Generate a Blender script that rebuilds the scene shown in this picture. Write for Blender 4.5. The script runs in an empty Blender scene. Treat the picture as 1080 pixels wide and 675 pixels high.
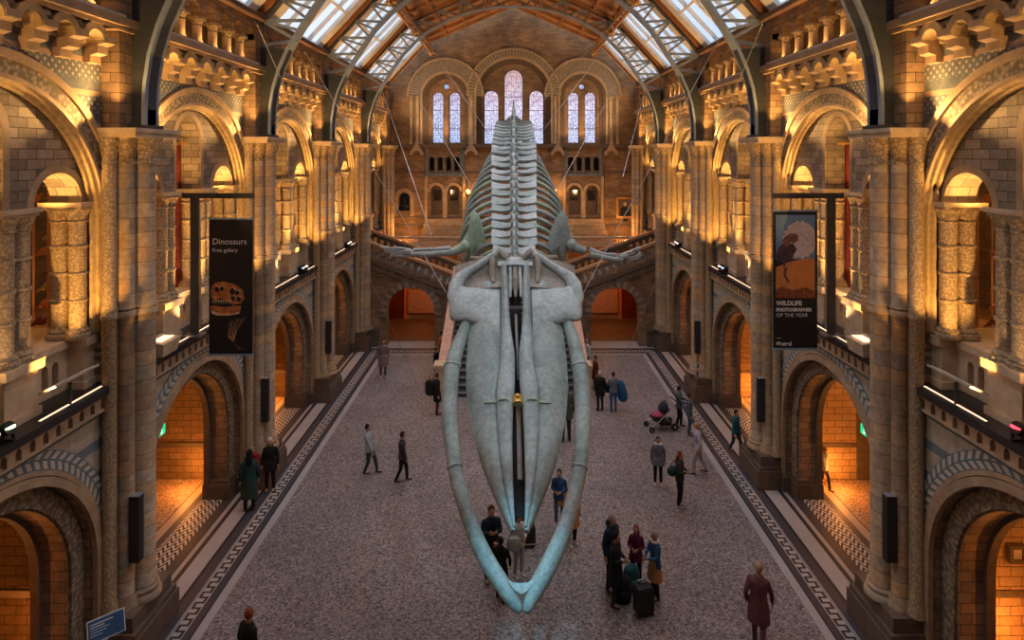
import bpy, bmesh, math, random
from math import pi, sin, cos, radians as R
from mathutils import Vector, Matrix, Euler
from mathutils.geometry import tessellate_polygon
random.seed(7)
COL = bpy.context.scene.collection

# ---------------------------------------------------------------- mesh builder
class M:
    def __init__(s): s.v = []; s.f = []
    def add(s, vs, fs):
        o = len(s.v); s.v += [tuple(p) for p in vs]; s.f += [tuple(i + o for i in f) for f in fs]
    def box(s, x0, x1, y0, y1, z0, z1):
        s.add([(x, y, z) for x in (x0, x1) for y in (y0, y1) for z in (z0, z1)],
              [(0, 1, 3, 2), (4, 6, 7, 5), (0, 4, 5, 1), (2, 3, 7, 6), (0, 2, 6, 4), (1, 5, 7, 3)]); return s
    def obox(s, c, ax, ay, az, hx, hy, hz):
        c, ax, ay, az = Vector(c), Vector(ax).normalized(), Vector(ay).normalized(), Vector(az).normalized()
        s.add([c + ax*hx*i + ay*hy*j + az*hz*k for i in (-1, 1) for j in (-1, 1) for k in (-1, 1)],
              [(0, 1, 3, 2), (4, 6, 7, 5), (0, 4, 5, 1), (2, 3, 7, 6), (0, 2, 6, 4), (1, 5, 7, 3)]); return s
    def bar(s, a, b, w, h=None, up=(0, 0, 1)):
        a, b = Vector(a), Vector(b); d = (b - a)
        L = d.length; d.normalize(); u = Vector(up)
        if abs(d.dot(u)) > .98: u = Vector((0, 1, 0))
        side = d.cross(u).normalized(); u2 = side.cross(d)
        return s.obox((a + b)/2, d, side, u2, L/2, w/2, (h or w)/2)
    def prism(s, outer, holes, ax, a, b):
        loops = [outer] + list(holes)
        flat = [p for l in loops for p in l]
        tri = tessellate_polygon([[Vector((p[0], p[1], 0)) for p in l] for l in loops])
        def P(p, t): return (t, p[0], p[1]) if ax == 'x' else ((p[0], t, p[1]) if ax == 'y' else (p[0], p[1], t))
        n = len(flat)
        fs = [tuple(t) for t in tri] + [tuple(i + n for i in reversed(t)) for t in tri]
        k = 0
        for l in loops:
            m = len(l)
            for i in range(m): fs.append((k + i, k + (i + 1) % m, n + k + (i + 1) % m, n + k + i))
            k += m
        s.add([P(p, a) for p in flat] + [P(p, b) for p in flat], fs); return s
    def loft(s, rings, cap=True, closed=True):
        n = len(rings[0]); vs = [p for r in rings for p in r]; fs = []
        for i in range(len(rings) - 1):
            for j in range(n if closed else n - 1):
                a = i*n + j; b = i*n + (j + 1) % n
                fs.append((a, b, b + n, a + n))
        if cap and closed:
            fs.append(tuple(range(n - 1, -1, -1))); fs.append(tuple((len(rings) - 1)*n + j for j in range(n)))
        s.add(vs, fs); return s
    def tube(s, pts, rad, n=8, flat=1.0, up=(0, 0, 1)):
        pts = [Vector(p) for p in pts]; rings = []
        if not hasattr(rad, '__len__'): rad = [rad]*len(pts)
        for i, p in enumerate(pts):
            d = (pts[min(i + 1, len(pts) - 1)] - pts[max(i - 1, 0)]).normalized()
            u = Vector(up)
            if abs(d.dot(u)) > .95: u = Vector((0, 1, 0))
            sd = d.cross(u).normalized(); u2 = sd.cross(d)
            rings.append([p + sd*cos(2*pi*k/n)*rad[i] + u2*sin(2*pi*k/n)*rad[i]*flat for k in range(n)])
        return s.loft(rings)
    def lathe(s, prof, cx=0, cy=0, n=16):
        return s.loft([[(cx + r*cos(2*pi*k/n), cy + r*sin(2*pi*k/n), z) for k in range(n)] for r, z in prof])
    def ell(s, c, r, n=10, m=6):
        c = Vector(c); rings = []
        for i in range(m + 1):
            a = -pi/2 + pi*i/m; cr = max(cos(a), .02)
            rings.append([(c.x + r[0]*cr*cos(2*pi*k/n), c.y + r[1]*cr*sin(2*pi*k/n), c.z + r[2]*sin(a)) for k in range(n)])
        return s.loft(rings)
    def cap(s, a, b, ra, rb, n=10, fl=1.0):
        a, b = Vector(a), Vector(b); d = (b - a).normalized()
        pts = [a - d*ra*.95, a - d*ra*.6, a, b, b + d*rb*.6, b + d*rb*.95]
        return s.tube(pts, [ra*.3, ra*.8, ra, rb, rb*.8, rb*.3], n, fl)
    def mesh(s, name, mat, smooth=False, ang=35):
        me = bpy.data.meshes.new(name); me.from_pydata(s.v, [], s.f)
        bm = bmesh.new(); bm.from_mesh(me); bmesh.ops.recalc_face_normals(bm, faces=bm.faces); bm.to_mesh(me); bm.free()
        if mat: me.materials.append(mat)
        if smooth:
            me.polygons.foreach_set('use_smooth', [True]*len(me.polygons))
            me.set_sharp_from_angle(angle=R(ang))
        me.update(); return me
    def build(s, name, mat, parent=None, smooth=False, loc=None, rz=None, kind=None, ang=35):
        o = bpy.data.objects.new(name, s.mesh(name, mat, smooth, ang)); COL.objects.link(o)
        if parent: o.parent = parent
        if loc: o.location = loc
        if rz: o.rotation_euler = (0, 0, rz)
        if kind: o['kind'] = kind
        return o

def tag(o, label, cat, group=None, kind=None):
    o['label'] = label; o['category'] = cat
    if group: o['group'] = group
    if kind: o['kind'] = kind
    return o
def thing(name, label, cat, loc=(0, 0, 0), rz=0, group=None):
    o = bpy.data.objects.new(name, None); COL.objects.link(o); o.location = loc; o.rotation_euler = (0, 0, rz)
    o.empty_display_size = .2
    return tag(o, label, cat, group)
def dup(root, loc, rz=0, label=None):
    r = root.copy(); COL.objects.link(r); r.location = loc; r.rotation_euler = (0, 0, rz)
    if label: r['label'] = label
    for ch in list(root.children):
        c = ch.copy(); COL.objects.link(c); c.parent = r
        for g in list(ch.children):
            d = g.copy(); COL.objects.link(d); d.parent = c
    return r
def struct(name, m, mat, loc=None, rz=None, smooth=False):
    return m.build(name, mat, None, smooth, loc, rz, 'structure')
def scopy(o, name, loc, rz=0):
    c = o.copy(); c.name = name; COL.objects.link(c); c.location = loc; c.rotation_euler = (0, 0, rz); return c

# ---------------------------------------------------------------- materials
class NT:
    def __init__(s, name):
        s.m = bpy.data.materials.new(name); s.m.use_nodes = True
        s.t = s.m.node_tree; s.n = s.t.nodes; s.l = s.t.links
        s.b = s.n['Principled BSDF']
    def new(s, ty, **kw):
        n = s.n.new(ty)
        for k, v in kw.items(): setattr(n, k, v)
        return n
    def set(s, sock, v):
        if hasattr(v, 'is_output') or isinstance(v, bpy.types.NodeSocket): s.l.new(v, sock)
        else: sock.default_value = v
    def math(s, op, a, b=None, c=None, clamp=False):
        n = s.new('ShaderNodeMath', operation=op); n.use_clamp = clamp
        s.set(n.inputs[0], a)
        if b is not None: s.set(n.inputs[1], b)
        if c is not None: s.set(n.inputs[2], c)
        return n.outputs[0]
    def mix(s, f, a, b, mode='MIX'):
        n = s.new('ShaderNodeMix', data_type='RGBA', blend_type=mode)
        s.set(n.inputs[0], f); s.set(n.inputs[6], a if not isinstance(a, tuple) else (*a, 1)[:4]); s.set(n.inputs[7], b if not isinstance(b, tuple) else (*b, 1)[:4])
        return n.outputs[2]
    def pos(s, obj=False):
        if obj:
            v = s.new('ShaderNodeTexCoord').outputs['Object']
        else: v = s.new('ShaderNodeNewGeometry').outputs['Position']
        x = s.new('ShaderNodeSeparateXYZ'); s.l.new(v, x.inputs[0]); return v, x.outputs[0], x.outputs[1], x.outputs[2]
    def boxmap(s):
        v, x, y, z = s.pos()
        g = s.new('ShaderNodeNewGeometry'); nn = s.new('ShaderNodeSeparateXYZ'); s.l.new(g.outputs['True Normal'], nn.inputs[0])
        ax, ay, az = [s.math('ABSOLUTE', nn.outputs[i]) for i in range(3)]
        fx = s.math('GREATER_THAN', ax, ay); fz = s.math('GREATER_THAN', az, .72)
        u = s.math('ADD', s.math('MULTIPLY', y, fx), s.math('MULTIPLY', x, s.math('SUBTRACT', 1, fx)))
        w = s.math('ADD', s.math('MULTIPLY', x, fx), s.math('MULTIPLY', y, s.math('SUBTRACT', 1, fx)))
        vv = s.math('ADD', s.math('MULTIPLY', w, fz), s.math('MULTIPLY', z, s.math('SUBTRACT', 1, fz)))
        c = s.new('ShaderNodeCombineXYZ'); s.l.new(u, c.inputs[0]); s.l.new(vv, c.inputs[1]); return c.outputs[0]
    def noise(s, vec, scale, detail=3, rough=.55):
        n = s.new('ShaderNodeTexNoise'); n.inputs['Scale'].default_value = scale; n.inputs['Detail'].default_value = detail
        n.inputs['Roughness'].default_value = rough
        if vec is not None: s.l.new(vec, n.inputs['Vector'])
        return n.outputs[0]
    def ramp(s, f, stops, const=False):
        n = s.new('ShaderNodeValToRGB'); cr = n.color_ramp; cr.interpolation = 'CONSTANT' if const else 'LINEAR'
        while len(cr.elements) < len(stops): cr.elements.new(.5)
        for e, (p, c) in zip(cr.elements, stops): e.position = p; e.color = (*c, 1)[:4]
        s.set(n.inputs[0], f); return n.outputs[0]
    def bump(s, h, st=.3, dist=.02):
        n = s.new('ShaderNodeBump'); n.inputs['Strength'].default_value = st; n.inputs['Distance'].default_value = dist
        s.l.new(h, n.inputs['Height']); s.l.new(n.outputs[0], s.b.inputs['Normal'])
    def done(s, col, rough=.7, metal=0, spec=.4):
        s.set(s.b.inputs['Base Color'], col if not isinstance(col, tuple) else (*col, 1)[:4])
        s.set(s.b.inputs['Roughness'], rough); s.b.inputs['Metallic'].default_value = metal
        s.b.inputs['Specular IOR Level'].default_value = spec
        return s.m

def plain(name, c, rough=.6, metal=0, var=.18, scale=6, spec=.4, bump=0):
    t = NT(name); v, x, y, z = t.pos(True); n = t.noise(v, scale, 4)
    d = tuple(k*(1 - var) for k in c); l = tuple(min(1, k*(1 + var)) for k in c)
    if bump: t.bump(n, bump)
    return t.done(t.ramp(n, [(.3, d), (.7, l)]), rough, metal, spec)
def brick(name, c1, c2, mort, w=.6, h=.3, ms=.012, dirt=.45, carve=0, seed=0):
    t = NT(name); uv = t.boxmap(); b = t.new('ShaderNodeTexBrick')
    t.l.new(uv, b.inputs['Vector']); b.inputs['Color1'].default_value = (*c1, 1); b.inputs['Color2'].default_value = (*c2, 1)
    b.inputs['Mortar'].default_value = (*mort, 1); b.inputs['Scale'].default_value = 1; b.inputs['Mortar Size'].default_value = ms
    b.inputs['Brick Width'].default_value = w; b.inputs['Row Height'].default_value = h; b.inputs['Bias'].default_value = 0
    v = t.pos()[0]; n1 = t.noise(v, 1.1, 4); n2 = t.noise(v, 14, 3)
    c = t.mix(1, b.outputs[0], t.ramp(n1, [(.3, (1 - dirt,)*3), (.7, (1.15, 1.1, 1.05))]), 'MULTIPLY')
    c = t.mix(.5, c, t.ramp(n2, [(.3, (.65, .65, .65)), (.7, (1.2, 1.2, 1.2))]), 'MULTIPLY')
    h_ = t.math('ADD', t.math('MULTIPLY', b.outputs[1], -1.0), t.math('MULTIPLY', n2, .5 + carve))
    t.bump(h_, .45, .02); return t.done(c, .72, 0, .35)
def carved(name, c, scale=9, dark=.4):
    t = NT(name); v = t.pos()[0]; vo = t.new('ShaderNodeTexVoronoi'); vo.inputs['Scale'].default_value = scale; t.l.new(v, vo.inputs['Vector'])
    n = t.noise(v, scale*1.3, 3); h = t.math('ADD', vo.outputs[0], t.math('MULTIPLY', n, .6))
    col = t.ramp(h, [(.35, tuple(k*1.15 for k in c)), (.95, tuple(k*dark for k in c))])
    t.bump(h, -.9, .05); return t.done(col, .75, 0, .3)

def coursed(name, cols, h):
    t = NT(name); v, x, y, z = t.pos(); k = t.math('FLOOR', t.math('DIVIDE', z, h))
    wn = t.new('ShaderNodeTexWhiteNoise', noise_dimensions='2D'); cb = t.new('ShaderNodeCombineXYZ'); t.l.new(k, cb.inputs[0]); t.l.new(t.math('FLOOR', t.math('MULTIPLY', t.math('ADD', y, x), 1.3)), cb.inputs[1]); t.l.new(cb.outputs[0], wn.inputs[0])
    c = t.ramp(wn.outputs[0], [(i/(len(cols) - 1), q) for i, q in enumerate(cols)])
    j = t.math('LESS_THAN', t.math('FRACT', t.math('DIVIDE', z, h)), .045)
    n = t.noise(v, 9, 4); c = t.mix(1, c, t.ramp(n, [(.3, (.7,)*3), (.7, (1.15,)*3)]), 'MULTIPLY'); c = t.mix(t.math('MULTIPLY', j, .7), c, (.06, .045, .03))
    t.bump(n, .3, .02); return t.done(c, .6, 0, .4)
BUFF = (.34, .235, .145)
m_stone = brick('buff_stone_blocks', (.42, .29, .17), (.24, .175, .125), (.13, .095, .065), .44, .20, .010)
m_tymp = brick('grey_stone_blocks', (.42, .35, .265), (.21, .175, .135), (.12, .095, .07), .40, .18, .009)
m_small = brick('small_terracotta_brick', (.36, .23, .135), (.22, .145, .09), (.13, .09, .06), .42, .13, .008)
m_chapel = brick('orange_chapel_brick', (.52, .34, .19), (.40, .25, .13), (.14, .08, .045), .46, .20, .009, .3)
m_shaft = coursed('banded_shaft_stone', [(.50, .35, .19), (.31, .23, .15), (.42, .34, .24), (.46, .29, .14), (.27, .23, .18)], .30)
m_plain = plain('smooth_buff_terracotta', (.38, .27, .165), .65, var=.22, scale=3)
m_cream = plain('cream_terracotta', (.50, .39, .26), .6, var=.2, scale=4)
m_grey = plain('blue_grey_terracotta', (.115, .145, .16), .65, var=.25, scale=5)
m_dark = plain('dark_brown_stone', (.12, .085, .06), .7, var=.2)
m_carve = carved('carved_foliage_terracotta', (.36, .29, .205), 11)
m_cap = carved('carved_capital_terracotta', (.45, .33, .2), 16, .5)
m_pat = carved('diaper_carved_shaft', (.50, .37, .22), 22, .55)
m_marble = plain('pale_marble_ledge', (.55, .52, .50), .35, var=.1)
m_steel = plain('blue_grey_painted_iron', (.24, .31, .39), .45, .0, var=.10, scale=8)
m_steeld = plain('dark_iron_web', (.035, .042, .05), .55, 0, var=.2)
m_wood = plain('orange_brown_roof_timber', (.36, .17, .075), .55, var=.25, scale=2)
m_woodp = plain('painted_ceiling_panel', (.44, .25, .13), .6, var=.25, scale=1.2)
m_white = plain('white_painted_frame', (.75, .73, .70), .5, var=.08)
m_black = plain('black_powder_coat', (.012, .012, .014), .4, var=.1)
m_blackstone = plain('black_slate_ledge', (.018, .017, .02), .3, var=.2)
m_red = plain('deep_red_curtain', (.20, .03, .014), .8, var=.3, scale=9)
m_gold = plain('gilded_metal', (.7, .42, .12), .35, .6)
m_brassy = plain('polished_wood_rail', (.52, .29, .16), .35, var=.15)
m_chrome = plain('brushed_steel', (.5, .5, .5), .3, .9)
m_case = plain('cream_display_plinth', (.62, .55, .47), .5, var=.05)

def m_emit(name, c, st):
    t = NT(name); e = t.new('ShaderNodeEmission'); e.inputs[0].default_value = (*c, 1); e.inputs[1].default_value = st
    t.l.new(e.outputs[0], t.n['Material Output'].inputs[0]); return t.m
m_led = m_emit('warm_led_strip', (1, .62, .38), 2.0)
m_lampw = m_emit('lamp_lens_white', (1, .85, .65), 5)
m_lampg = m_emit('lamp_lens_green', (.75, 1, .5), 3)
m_lampr = m_emit('lamp_lens_red', (1, .05, .08), 3)
m_lamp_o = m_emit('orange_lamp', (1, .45, .1), 8)
m_exit = m_emit('exit_sign_green', (.02, .55, .2), 1.3)
m_exitw = m_emit('exit_sign_white', (.8, 1, .9), 1.5)

def glassmat(name, tint, k=.8):
    t = NT(name); tr = t.new('ShaderNodeBsdfTransparent'); tr.inputs[0].default_value = (*tint, 1)
    gl = t.new('ShaderNodeBsdfGlossy'); gl.inputs['Roughness'].default_value = .1; gl.inputs[0].default_value = (.6, .6, .6, 1)
    mx = t.new('ShaderNodeMixShader'); mx.inputs[0].default_value = 1 - k
    t.l.new(tr.outputs[0], mx.inputs[1]); t.l.new(gl.outputs[0], mx.inputs[2]); t.l.new(mx.outputs[0], t.n['Material Output'].inputs[0]); return t.m
m_sky = glassmat('skylight_glass', (.93, .96, 1), .93)
m_clear = glassmat('clear_glass', (.9, .92, .93), .9)
def stained():
    t = NT('leaded_stained_glass'); v, x, y, z = t.pos(True)
    def band(a, per, w):
        f = t.math('FRACT', t.math('DIVIDE', a, per)); return t.math('LESS_THAN', f, w)
    line = t.math('MAXIMUM', band(x, .155, .12), band(z, .31, .06))
    vo = t.new('ShaderNodeTexVoronoi'); vo.inputs['Scale'].default_value = 7.5; t.l.new(v, vo.inputs['Vector'])
    dots = t.ramp(vo.outputs['Distance'], [(0, (.6, .45, .5)), (.2, (.85, .75, .82)), (.4, (1, .97, .98)), (1, (1, 1, 1))])
    ring = t.new('ShaderNodeTexVoronoi'); ring.feature = 'DISTANCE_TO_EDGE'; ring.inputs['Scale'].default_value = 3.2; t.l.new(v, ring.inputs['Vector'])
    e = t.math('LESS_THAN', ring.outputs['Distance'], .06)
    pink = t.ramp(t.math('DIVIDE', z, 5), [(0, (.86, .9, 1)), (.5, (1, .92, .97)), (1, (1, .72, .62))])
    c = t.mix(1, dots, pink, 'MULTIPLY'); c = t.mix(t.math('MULTIPLY', e, .28), c, (.28, .2, .3)); c = t.mix(t.math('MULTIPLY', line, .4), c, (.15, .13, .2))
    tr = t.new('ShaderNodeBsdfTransparent'); t.l.new(c, tr.inputs[0])
    t.l.new(tr.outputs[0], t.n['Material Output'].inputs[0]); return t.m
m_stained = stained()

def spandrel_ground():
    t = NT('blue_and_cream_striped_spandrel'); v, x, y, z = t.pos()
    f = t.math('FRACT', t.math('DIVIDE', t.math('ADD', z, .08), .62)); s = t.math('LESS_THAN', f, .30)
    n = t.noise(v, 6, 4); cream = t.ramp(n, [(.3, (.34, .29, .22)), (.7, (.48, .41, .31))]); blue = t.ramp(n, [(.3, (.09, .13, .155)), (.7, (.16, .205, .225))])
    j = t.math('LESS_THAN', t.math('FRACT', t.math('DIVIDE', y, .7)), .015)
    c = t.mix(s, cream, blue); c = t.mix(t.math('MULTIPLY', j, .5), c, (.05, .04, .03)); t.bump(n, .2)
    return t.done(c, .6)
m_span = spandrel_ground()
def spandrel_upper():
    t = NT('diapered_blue_grey_spandrel'); v, x, y, z = t.pos()
    a = t.math('FRACT', t.math('DIVIDE', t.math('ADD', y, z), .17)); b = t.math('FRACT', t.math('DIVIDE', t.math('SUBTRACT', y, z), .17))
    d = t.math('MULTIPLY', t.math('LESS_THAN', a, .5), t.math('LESS_THAN', b, .5))
    band = t.math('FRACT', t.math('DIVIDE', t.math('ADD', z, .05), .62)); inb = t.math('GREATER_THAN', band, .48)
    n = t.noise(v, 6, 4)
    base = t.ramp(n, [(.3, (.08, .095, .105)), (.7, (.145, .16, .165))])
    pk = t.math('MULTIPLY', t.math('LESS_THAN', band, .16), 1)
    c = t.mix(t.math('MULTIPLY', d, inb), base, (.36, .32, .26)); c = t.mix(pk, c, (.36, .25, .17)); t.bump(n, .2)
    return t.done(c, .65)
m_spanu = spandrel_upper()
def leafband():
    t = NT('leaf_band_cream_on_blue'); v, x, y, z = t.pos(True)
    ang = t.math('ARCTAN2', z, y); r = t.math('SQRT', t.math('ADD', t.math('MULTIPLY', y, y), t.math('MULTIPLY', z, z)))
    q = t.math('DIVIDE', t.math('SUBTRACT', r, 2.82), .16); qa = t.math('ABSOLUTE', q)
    ph = t.math('FRACT', t.math('ADD', t.math('MULTIPLY', ang, 14.0), t.math('MULTIPLY', qa, .6)))
    l = t.math('MULTIPLY', t.math('LESS_THAN', ph, .56), t.math('MULTIPLY', t.math('LESS_THAN', qa, .88), t.math('GREATER_THAN', qa, .1)))
    return t.done(t.mix(l, (.11, .155, .175), (.50, .46, .37)), .6)
m_leaf = leafband()
def vouss(name, ca, cb, k):
    t = NT(name); v, x, y, z = t.pos(True)
    ang = t.math('ARCTAN2', z, t.math('ADD', x, y)); f = t.math('LESS_THAN', t.math('FRACT', t.math('MULTIPLY', ang, k)), .5)
    n = t.noise(v, 8); t.bump(n, .2)
    return t.done(t.mix(1, t.mix(f, ca, cb), t.ramp(n, [(.3, (.75,)*3), (.7, (1.15,)*3)]), 'MULTIPLY'), .7)
m_vous = vouss('alternating_voussoirs', (.30, .21, .14), (.13, .12, .11), 3.8)
m_vous2 = vouss('pale_window_voussoirs', (.33, .27, .20), (.17, .135, .10), 14)
m_goldring = vouss('yellow_moulded_arch_roll', (.50, .37, .2), (.42, .30, .15), 7)

def floor_mat():
    t = NT('terrazzo_and_mosaic_floor'); v, x, y, z = t.pos()
    ax = t.math('ABSOLUTE', x)
    yy = t.math('SUBTRACT', y, 24.2)
    far = t.math('GREATER_THAN', yy, ax)
    c = t.math('MINIMUM', t.math('MAXIMUM', ax, t.math('MINIMUM', yy, 7.79)), 9.9)
    def g(k): return (k*1.02, k*.98, k*1.0)
    T = (.20, .20, .205)
    st = [(0, T), (.643, (.015,)*3), (.6445, (.36, .36, .355)), (.664, (.02,)*3), (.667, (.055, .055, .065)), (.682, (.40, .39, .37)),
          (.712, (.055, .055, .065)), (.737, (.02, .02, .022)), (.744, (.36, .355, .345)), (.785, (.03, .028, .03)), (.793, (.34, .32, .29)),
          (.808, (.03,)*3), (.812, (.06, .055, .055)), (.835, (.50, .47, .40)), (.897, (.07, .06, .055)), (.917, (.40, .33, .25)), (.938, (.10, .03, .02)), (.945, (.33, .25, .18))]
    base = t.ramp(t.math('DIVIDE', c, 10), st, True)
    # Greek key
    u = t.math('DIVIDE', t.math('SUBTRACT', c, 6.82), .30)
    al = t.math('ADD', t.math('MULTIPLY', y, t.math('SUBTRACT', 1, far)), t.math('MULTIPLY', x, far))
    f = t.math('FRACT', t.math('DIVIDE', al, .33))
    lt, gt, mul, mx = (lambda a, b: t.math('LESS_THAN', a, b)), (lambda a, b: t.math('GREATER_THAN', a, b)), (lambda a, b: t.math('MULTIPLY', a, b)), (lambda a, b: t.math('MAXIMUM', a, b))
    inb = mul(gt(u, .14), lt(u, .86))
    v1 = lt(f, .17); v2 = mul(gt(f, .5), lt(f, .67)); top = mul(gt(u, .66), lt(f, .6)); bot = mul(lt(u, .34), gt(f, .55))
    key = mul(inb, mx(mx(v1, v2), mx(top, bot)))
    edge = mul(mul(gt(u, 0), lt(u, 1)), mx(lt(u, .05), gt(u, .95)))
    base = t.mix(mx(key, edge), base, (.022, .02, .022))
    # basket chevrons
    p = .21; w = t.math('SUBTRACT', ax, 8.35)
    a = t.math('FRACT', t.math('DIVIDE', t.math('ADD', y, w), p*1.5)); b = t.math('FRACT', t.math('DIVIDE', t.math('SUBTRACT', y, w), p*1.5))
    ch = t.math('MAXIMUM', mul(lt(a, .34), lt(t.math('FRACT', t.math('MULTIPLY', b, 2)), .62)), mul(lt(b, .2), gt(a, .34)))
    inc = mul(mul(gt(c, 8.35), lt(c, 8.97)), t.math('SUBTRACT', 1, far))
    tri = t.math('ABSOLUTE', t.math('SUBTRACT', t.math('FRACT', t.math('DIVIDE', w, .207)), .5)); ch = lt(t.math('FRACT', t.math('ADD', t.math('DIVIDE', y, .19), t.math('MULTIPLY', tri, 1.9))), .52)
    base = t.mix(mul(ch, inc), base, (.022, .02, .02))
    # speckle
    vo = t.new('ShaderNodeTexVoronoi'); vo.inputs['Scale'].default_value = 26; t.l.new(v, vo.inputs['Vector'])
    sp = t.new('ShaderNodeSeparateColor'); t.l.new(vo.outputs['Color'], sp.inputs[0])
    spk = t.ramp(sp.outputs[0], [(0, (.22, .20, .21)), (.25, (.65, .62, .62)), (.5, (1.0, .98, .97)), (.75, (1.3, 1.12, 1.03)), (1, (1.85, 1.72, 1.62))])
    amt = mx(lt(c, 6.43), mul(gt(c, 9.45), 1))
    base = t.mix(t.math('ADD', t.math('MULTIPLY', amt, .85), .06), base, t.mix(1, base, spk, 'MULTIPLY'))
    nz = t.noise(v, .35, 4); base = t.mix(1, base, t.ramp(nz, [(.3, (.82, .80, .80)), (.7, (1.12, 1.1, 1.12))]), 'MULTIPLY')
    sl = mx(mul(lt(t.math('FRACT', t.math('DIVIDE', y, 3.2)), .006), lt(c, 6.4)), 0)
    base = t.mix(t.math('MULTIPLY', sl, .35), base, (.05, .05, .05))
    return t.done(base, .5, 0, .25)
m_floor = floor_mat()

def bonemat(name, c1, c2, c3):
    t = NT(name); v = t.pos()[0]; n = t.noise(v, 1.6, 5, .6); n2 = t.noise(v, 11, 5, .7)
    c = t.ramp(n, [(.28, c1), (.5, c2), (.75, c3)]); c = t.mix(.55, c, t.ramp(n2, [(.35, (.52, .53, .51)), (.65, (1.2, 1.2, 1.2))]), 'MULTIPLY')
    t.bump(n2, .7, .03); return t.done(c, .6, 0, .3)
m_bone = bonemat('weathered_whale_bone', (.20, .245, .22), (.31, .37, .36), (.42, .46, .44))
m_bone2 = bonemat('blue_grey_ridge_bone', (.27, .32, .31), (.38, .44, .45), (.47, .53, .54))
m_bonew = bonemat('pale_whale_bone', (.29, .33, .32), (.42, .46, .46), (.54, .56, .55))
m_boneg = bonemat('greenish_whale_bone', (.24, .33, .23), (.35, .46, .35), (.44, .53, .44))
m_boned = bonemat('brown_shaded_bone', (.20, .16, .12), (.28, .245, .20), (.36, .34, .30))  # brown bone, dark enough to carry the shade of the skull recess
m_cable = plain('steel_cable', (.38, .35, .32), .4, .3)

# pixel (of the 1080 x 675 frame) and depth -> world point, used to read positions off the photograph
F = 650.0
def at(px, py, Y): return Vector(((px - 541)*Y/F, Y, 10 - (py - 162)*Y/F))
def onfloor(px, py):
    Y = F*10/(py - 162); return Vector(((px - 541)*Y/F, Y, 0))
# ---------------------------------------------------------------- architecture
W = 8.1; BAY = 6.4
PK = [6.27 + BAY*k for k in range(6)]
BC = [PK[k] + BAY/2 for k in range(5)]
SIDE = ((-1, 0, 'left'), (1, pi, 'right'))
ORD = ['nearest', 'second', 'third', 'fourth', 'farthest']
def arc(r, z, n=24, a0=pi, a1=0.0): return [(r*cos(a0 + (a1 - a0)*i/n), z + r*sin(a0 + (a1 - a0)*i/n)) for i in range(n + 1)]
def arch(r, z, b, n=24, c=0): return [(c - r, b)] + [(c + p[0], p[1]) for p in arc(r, z, n)] + [(c + r, b)]
def ring(r0, r1, z, b=None, n=28):
    o = arc(r1, z, n); i = arc(r0, z, n)[::-1]
    if b is not None: o = [(-r1, b)] + o + [(r1, b)]; i = [(r0, b)] + i + [(-r0, b)]
    return o + i
tn = [0]
def trim(m, mat, loc, rz, smooth=False):
    tn[0] += 1; return struct('trim_%d' % tn[0], m, mat, loc, rz, smooth)

# floor
m = M(); m.box(-15, 15, -6, 42, -.3, 0); struct('floor', m, m_floor)

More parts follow.
